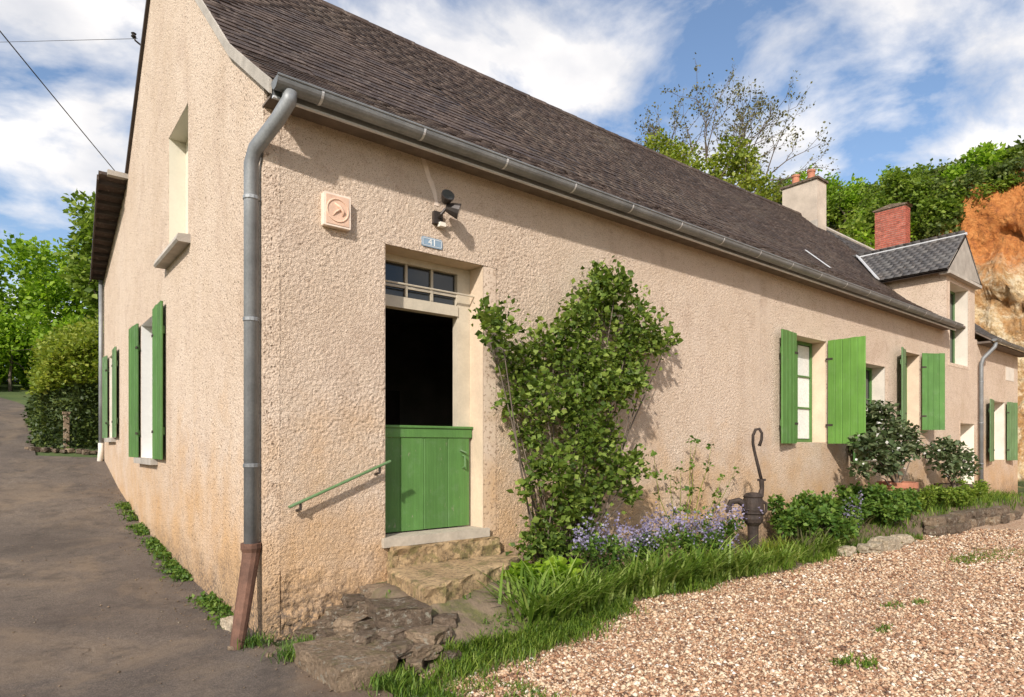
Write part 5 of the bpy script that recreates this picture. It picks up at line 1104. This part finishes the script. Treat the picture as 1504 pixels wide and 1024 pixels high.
for k, (px, py, h) in enumerate([(1215, 770, .6), (1245, 775, .55), (1185, 775, .55)]):
    x, y = on_z(px, py+30, 0.1); y = -0.95; x = on_y(px, py, y)[0]; z = bed_at(x, y)-0.02; rg2 = np.random.default_rng(640+k); n = 40
    P = np.stack([x + rg2.normal(size=n)*0.08, y + rg2.normal(size=n)*0.05, np.full(n, z)], 1); t = thing('iris_clump', 'clump of stiff grey-green sword leaves in front of the perennials', 'plant', (x, y, z), 'sword-leaved clumps')
    foliage('leaves', [blades(P, h, 0.012, rg2, 0.5, 0.25)], M['leaf_bud'], t)
# yellowing tuft round the pump foot
rg2 = np.random.default_rng(9); n = 420; P = np.stack([px_ + 0.1 + rg2.normal(size=n)*0.30, py_ - 0.10 + rg2.normal(size=n)*0.14, np.full(n, 0.05)], 1)
t = thing('yellow_tuft', 'yellowing fine-leaved tuft around the foot of the pump', 'plant', (px_, py_-0.05, 0.05)); foliage('leaves', [blades(P, 0.34, 0.006, rg2, 0.7, 0.35)], M['leaf_yellow'], t)
# potted shrubs
def pot(x, y, z, r, h, mat, label, plant_label, cl, nleaf, ls, white, seed):
    t = thing('plant_pot', label, 'pot', (x, y, z)); o = MB().lathe([(r*0.66, 0), (r*0.70, 0.01), (r*0.92, h*0.82), (r*1.0, h*0.83), (r*1.0, h), (r*0.88, h), (r*0.84, h*0.9)], (x, y, z), 22).build('bowl', mat, t, smooth=False)
    MB().lathe([(r*0.86, 0), (0.01, 0.02)], (x, y, z+h*0.9), 16).build('soil', M['soil'], t)
    rg = np.random.default_rng(seed); p = thing('potted_shrub', plant_label, 'shrub', (x, y, z+h*0.9)); m = MB()
    for q in cl: m.tube(wobble((x + rg.uniform(-.05, .05), y, z+h*0.9-0.03), q[:3], 5, 0.03, rg), [0.016, 0.013, 0.010, 0.008, 0.004], 5)
    m.build('stems', M['bark'], p); P, d = clump_points(np.array([q[:3] for q in cl]), np.array([q[3] for q in cl]), nleaf, rg, 0.2, (1, 1, 0.75)); foliage('leaves', [leaf_quads(P, ls, rg, d, 0.8)], M['leaf_shrub'], p)
    if white: P, d = clump_points(np.array([q[:3] for q in cl]), np.array([q[3] for q in cl])*1.05, white, rg, 0.7); foliage('blossom', [leaf_quads(P, 0.05, rg, d, 0.4, 0.5)], M['petal_white'], p)
y_ = -0.62; x_ = on_y(1318, 720, y_)[0]; cl = []
for px, py, pr in [(1290,605,22),(1275,625,24),(1305,630,26),(1330,640,24),(1285,655,28),(1315,665,26),(1345,660,16),(1270,650,16),(1300,685,20),(1265,690,14)]:
    y = y_ + r_.uniform(-.25, .2); x, z = on_y(px, py, y); cl.append((x, y, z, pr*0.9*12.6/F_PX))
pot(x_, y_, bed_at(x_, y_)-0.02, 0.34, 0.62, M['terracotta'], 'big terracotta pot in the bed under the middle windows', 'glossy dark shrub with pale blossoms growing in the terracotta pot', cl, 2600, 0.105, 120, 701)
y_ = -0.55; x_ = on_y(1400, 715, y_)[0]; cl = []
for px, py, pr in [(1385,655,16),(1400,665,18),(1415,675,16),(1385,680,18),(1405,690,18),(1425,690,12),(1372,665,10)]:
    y = y_ + r_.uniform(-.2, .2); x, z = on_y(px, py, y); cl.append((x, y, z, pr*15.0/F_PX))
pot(x_, y_, bed_at(x_, y_)-0.02, 0.36, 0.45, M['stone_dark'], 'low dark grey pot beside the cellar door', 'sparse glossy shrub growing in the dark grey pot', cl, 1100, 0.11, 30, 702)

# grass of the bed front and of the strip by the landing; moss and weeds at the wall foot
rg2 = np.random.default_rng(88); P = []
def sample(n, fx):
    out = []
    while len(out) < n:
        p = fx()
        if p is not None: out.append(p)
    return out
def g1():
    x = rg2.uniform(2.3, 10.6); y = float(bed_front(np.array(x))) + abs(rg2.normal())*0.22 - 0.03 - (rg2.uniform(0, 0.28)**2*3.0 if rg2.uniform() < 0.12 else 0) + 0.16*fbm(x*2.2, 0.7)
    return (x, y, bed_at(x, max(y, float(bed_front(np.array(x)))))-0.03) if y < -0.2 else None
def g2():       # verge between the landing and the gravel
    x = rg2.uniform(0.25, 3.2); y0_ = -1.36 - 0.06*math.sin(x*1.5) + (0.25*max(0, x-2.0)); y = y0_ - abs(rg2.normal())*0.15 + 0.03 - 0.06*fbm(x*3, 2.2)
    return (x, y, max(-0.02, bank_z(x, y)-0.02) if x < 2.5 else -0.02) if fbm(x*2.5, y*2.5, 4.0) > -0.35 else None
def g3():
    x = rg2.uniform(10, 18.4); y = rg2.uniform(float(bed_front(np.array(x)))+0.15, -0.1); return (x, y, bed_at(x, y)-0.02)
A = blades(np.array(sample(5200, g1)), 0.13, 0.0045, rg2, 0.7, 0.4); B = blades(np.array(sample(6500, g2)), 0.12, 0.0036, rg2, 0.7, 0.35)
def g4():
    x = rg2.uniform(0.12, 1.0); y = rg2.uniform(-3.2, -1.45); return (x + 0.10*(-1.5-y), y, -0.035) if fbm(x*3.0, y*3.0, 2.0) > 0.0 and rg2.uniform() < 1.2 - abs(x-0.5)*1.6 else None
A4 = blades(np.array(sample(3800, g4)), 0.075, 0.0034, rg2, 0.8, 0.35); C_ = blades(np.array(sample(3500, g3)), 0.22, 0.006, rg2, 0.6, 0.35)
stuff(foliage('grass', [A, A4, B, C_], M['grass'], None), 'green grass along the flower bed and the stone landing', 'grass')
def wd1():      # weeds along the foot of the gable
    y = rg2.uniform(0.35, 7.2); 
    if fbm(y*1.9, 9.1) < -0.10: return None
    x = -abs(rg2.normal())*0.085 - 0.01; return (x, y, gz(x, y)+0.0)
W_ = np.array(sample(2600, wd1)); a_ = leaf_quads(W_ + np.array([0,0,1])*rg2.uniform(0, 0.07, (len(W_), 1)), 0.045, rg2, None, 0.7); b_ = blades(W_[:900], 0.09, 0.004, rg2, 0.7, 0.3)
def wd0():
    x = rg2.uniform(0.5, 2.8); y = rg2.uniform(-1.6, -0.35); return (x, y, bank_z(x, y)-0.01) if fbm(x*2.4, y*2.4, 8.8) > 0.12 + 0.25*(y+1.2) and not (0.9 < x < 2.5 and y > -0.98 + 0.30*(x-0.94)) else None
W0 = np.array(sample(1500, wd0)); w0_ = blades(W0, 0.05, 0.0035, rg2, 0.8, 0.4); w00 = leaf_quads(W0[::2] + np.array([0,0,0.012]), 0.028, rg2, None, 0.9)
def wd2():
    a = rg2.choice(5); c = [(-0.12, -0.12), (0.18, -0.45), (0.02, -0.62), (1.3, -0.75), (0.30, -1.58)][a]; x, y = c[0]+rg2.normal()*0.07, c[1]+rg2.normal()*0.06; return (x, y, 0.01)
w2 = np.array(sample(700, wd2)); c2_ = blades(w2, 0.10, 0.004, rg2, 0.7, 0.3)
stuff(foliage('weeds', [a_, b_, c2_, w0_, w00], M['herb'], None), 'small green weeds at the foot of the gable wall and the corner', 'weeds')
tuft = [(1440, 820, .5), (1470, 815, .6), (1490, 812, .5), (1310, 890, .14), (1300, 925, .10), (1275, 975, .14), (1240, 972, .12), (1350, 885, .12), (1420, 822, .35)]
for k, (px, py, s_) in enumerate(tuft):
    x, y = on_z(px, py, 0); n = int(30 + 330*s_); P = np.stack([x + rg2.normal(size=n)*s_*0.6, y + rg2.normal(size=n)*s_*0.30, np.full(n, -0.005)], 1); t = thing('grass_tuft', 'thin patch of short grass growing through the gravel', 'grass', (x, y, 0), 'grass patches in the gravel'); foliage('blades', [blades(P, 0.045, 0.004, rg2, 0.8, 0.4), leaf_quads(P[::2], 0.03, rg2, None, 0.8)], M['grass'], t)['kind'] = 'stuff'

# loose gravel: real stones where they can be told apart
n = 185000; rg3 = np.random.default_rng(99); u = rg3.uniform(0, 1, n); t = 3.6 + 8.5*u**1.5; px = rg3.uniform(600, 1750, n); q = CAM[None] + t[:,None]*(FWD[None] + ((px-CX)/F_PX)[:,None]*RGT[None])
x, y = q[:,0], q[:,1]; lim = np.where(x > 2.3, bed_front(x) + 0.03, -1.62 - 0.12*np.sin(x*1.5)); left = 0.66 + 0.25*np.array([fbm(yy*1.3, 4.4) for yy in y]) + np.clip(-1.9-y, 0, 3)*0.20
keep = (y < lim + rg3.normal(size=n)*0.05) & (x > left + rg3.normal(size=n)*0.07); bare = np.array([fbm(a*0.55+3, b*0.9, 9.0, 4) for a, b in zip(x, y)]); keep &= rg3.uniform(0, 1, n) > np.clip(bare*1.2 - 0.1, 0, 0.7); x, y, t = x[keep], y[keep], t[keep]; n = len(x)
r = np.clip(np.exp(rg3.normal(-4.62, 0.36, n)), 0.004, 0.026)*(0.85 + 0.06*t); OCT = np.array([(1,0,0),(-1,0,0),(0,1,0),(0,-1,0),(0,0,1),(0,0,-1)], float)
z = H(x, y) - 0.012 + 0.02*np.array([fbm(a*0.6, b*0.6, 35.5, 3) for a, b in zip(x, y)]) + r*0.35
J = OCT[None]*rg3.uniform(0.6, 1.25, (n, 6, 1)) + rg3.normal(size=(n, 6, 3))*0.22; a = rg3.uniform(0, 6.28, n); ca, sa = np.cos(a)[:,None], np.sin(a)[:,None]
V = np.stack([J[...,0]*ca - J[...,1]*sa, J[...,0]*sa + J[...,1]*ca, J[...,2]*0.62], -1)*r[:,None,None] + np.stack([x, y, z], 1)[:,None]
T8 = np.array([(0,2,4),(2,1,4),(1,3,4),(3,0,4),(2,0,5),(1,2,5),(3,1,5),(0,3,5)])
stuff(raw('gravel', V.reshape(-1, 3), (np.arange(n)[:,None,None]*6 + T8[None]).reshape(-1, 3), M['pebble']), 'loose pinkish gravel covering the yard', 'gravel')

# grit and crumbs swept to the edges of the lane
n = 3000; rg4 = np.random.default_rng(17); y = rg4.uniform(-2.6, 9.5, n); edge_ = rg4.uniform(0, 1, n) < 0.62; x = np.where(edge_, -0.02 - np.abs(rg4.normal(size=n))*0.22 + np.where(y < 0, 0.25, 0), rg4.uniform(-3.2, 0.0, n))
r = np.clip(np.exp(rg4.normal(-5.35, 0.5, n)), 0.002, 0.016); z = H(x, y) + 0.006 + r*0.3
J = OCT[None]*rg4.uniform(0.6, 1.25, (n, 6, 1)) + rg4.normal(size=(n, 6, 3))*0.22; V = J*np.array([1, 1, 0.6])*r[:,None,None] + np.stack([x, y, z], 1)[:,None]
stuff(raw('grit', V.reshape(-1, 3), (np.arange(n)[:,None,None]*6 + T8[None]).reshape(-1, 3), M['stone']), 'fine grit and crumbs of stone scattered over the lane edge', 'grit')

# ------------------------------------------------------------------ overhead lines
A = Vector(at_t(165, 245, 20.0)); Bp = Vector(at_t(0, 40, 14.0)); far = A + (Bp-A)*2.6; A = A - (Bp-A)*0.35
tag(MB().tube([A.lerp(far, k/24) - Vector((0, 0, 0.35*4*(k/24)*(1-k/24)*0.25)) for k in range(25)], 0.014, 5).build('overhead_cable', M['black_metal']), 'thick dark cable sloping down behind the rear eaves of the cottage', 'cable')
ya, za = on_x(205, 58); A = Vector((-0.03, ya, za)); Bp = Vector(at_t(0, 62, 12.0)); far = A + (Bp-A)*4
tag(MB().tube([A.lerp(far, k/16) for k in range(17)], 0.004, 4).build('overhead_wire', M['black_metal']), 'thin wire stretched level to the gable verge', 'wire')
ins = thing('wire_bracket', 'small dark bracket holding the thin wire at the gable verge', 'bracket', (A.x, A.y, A.z-0.1))
MB().tube([(0.05, ya, za-0.10), (-0.06, ya, za-0.04), (-0.08, ya, za+0.03)], 0.014, 6).build('hook', M['black_metal'], ins)
MB().lathe([(0.02, 0), (0.04, 0.02), (0.025, 0.05), (0.04, 0.07), (0.01, 0.09)], (-0.08, ya, za-0.01), 10).build('insulator', M['black_metal'], ins)
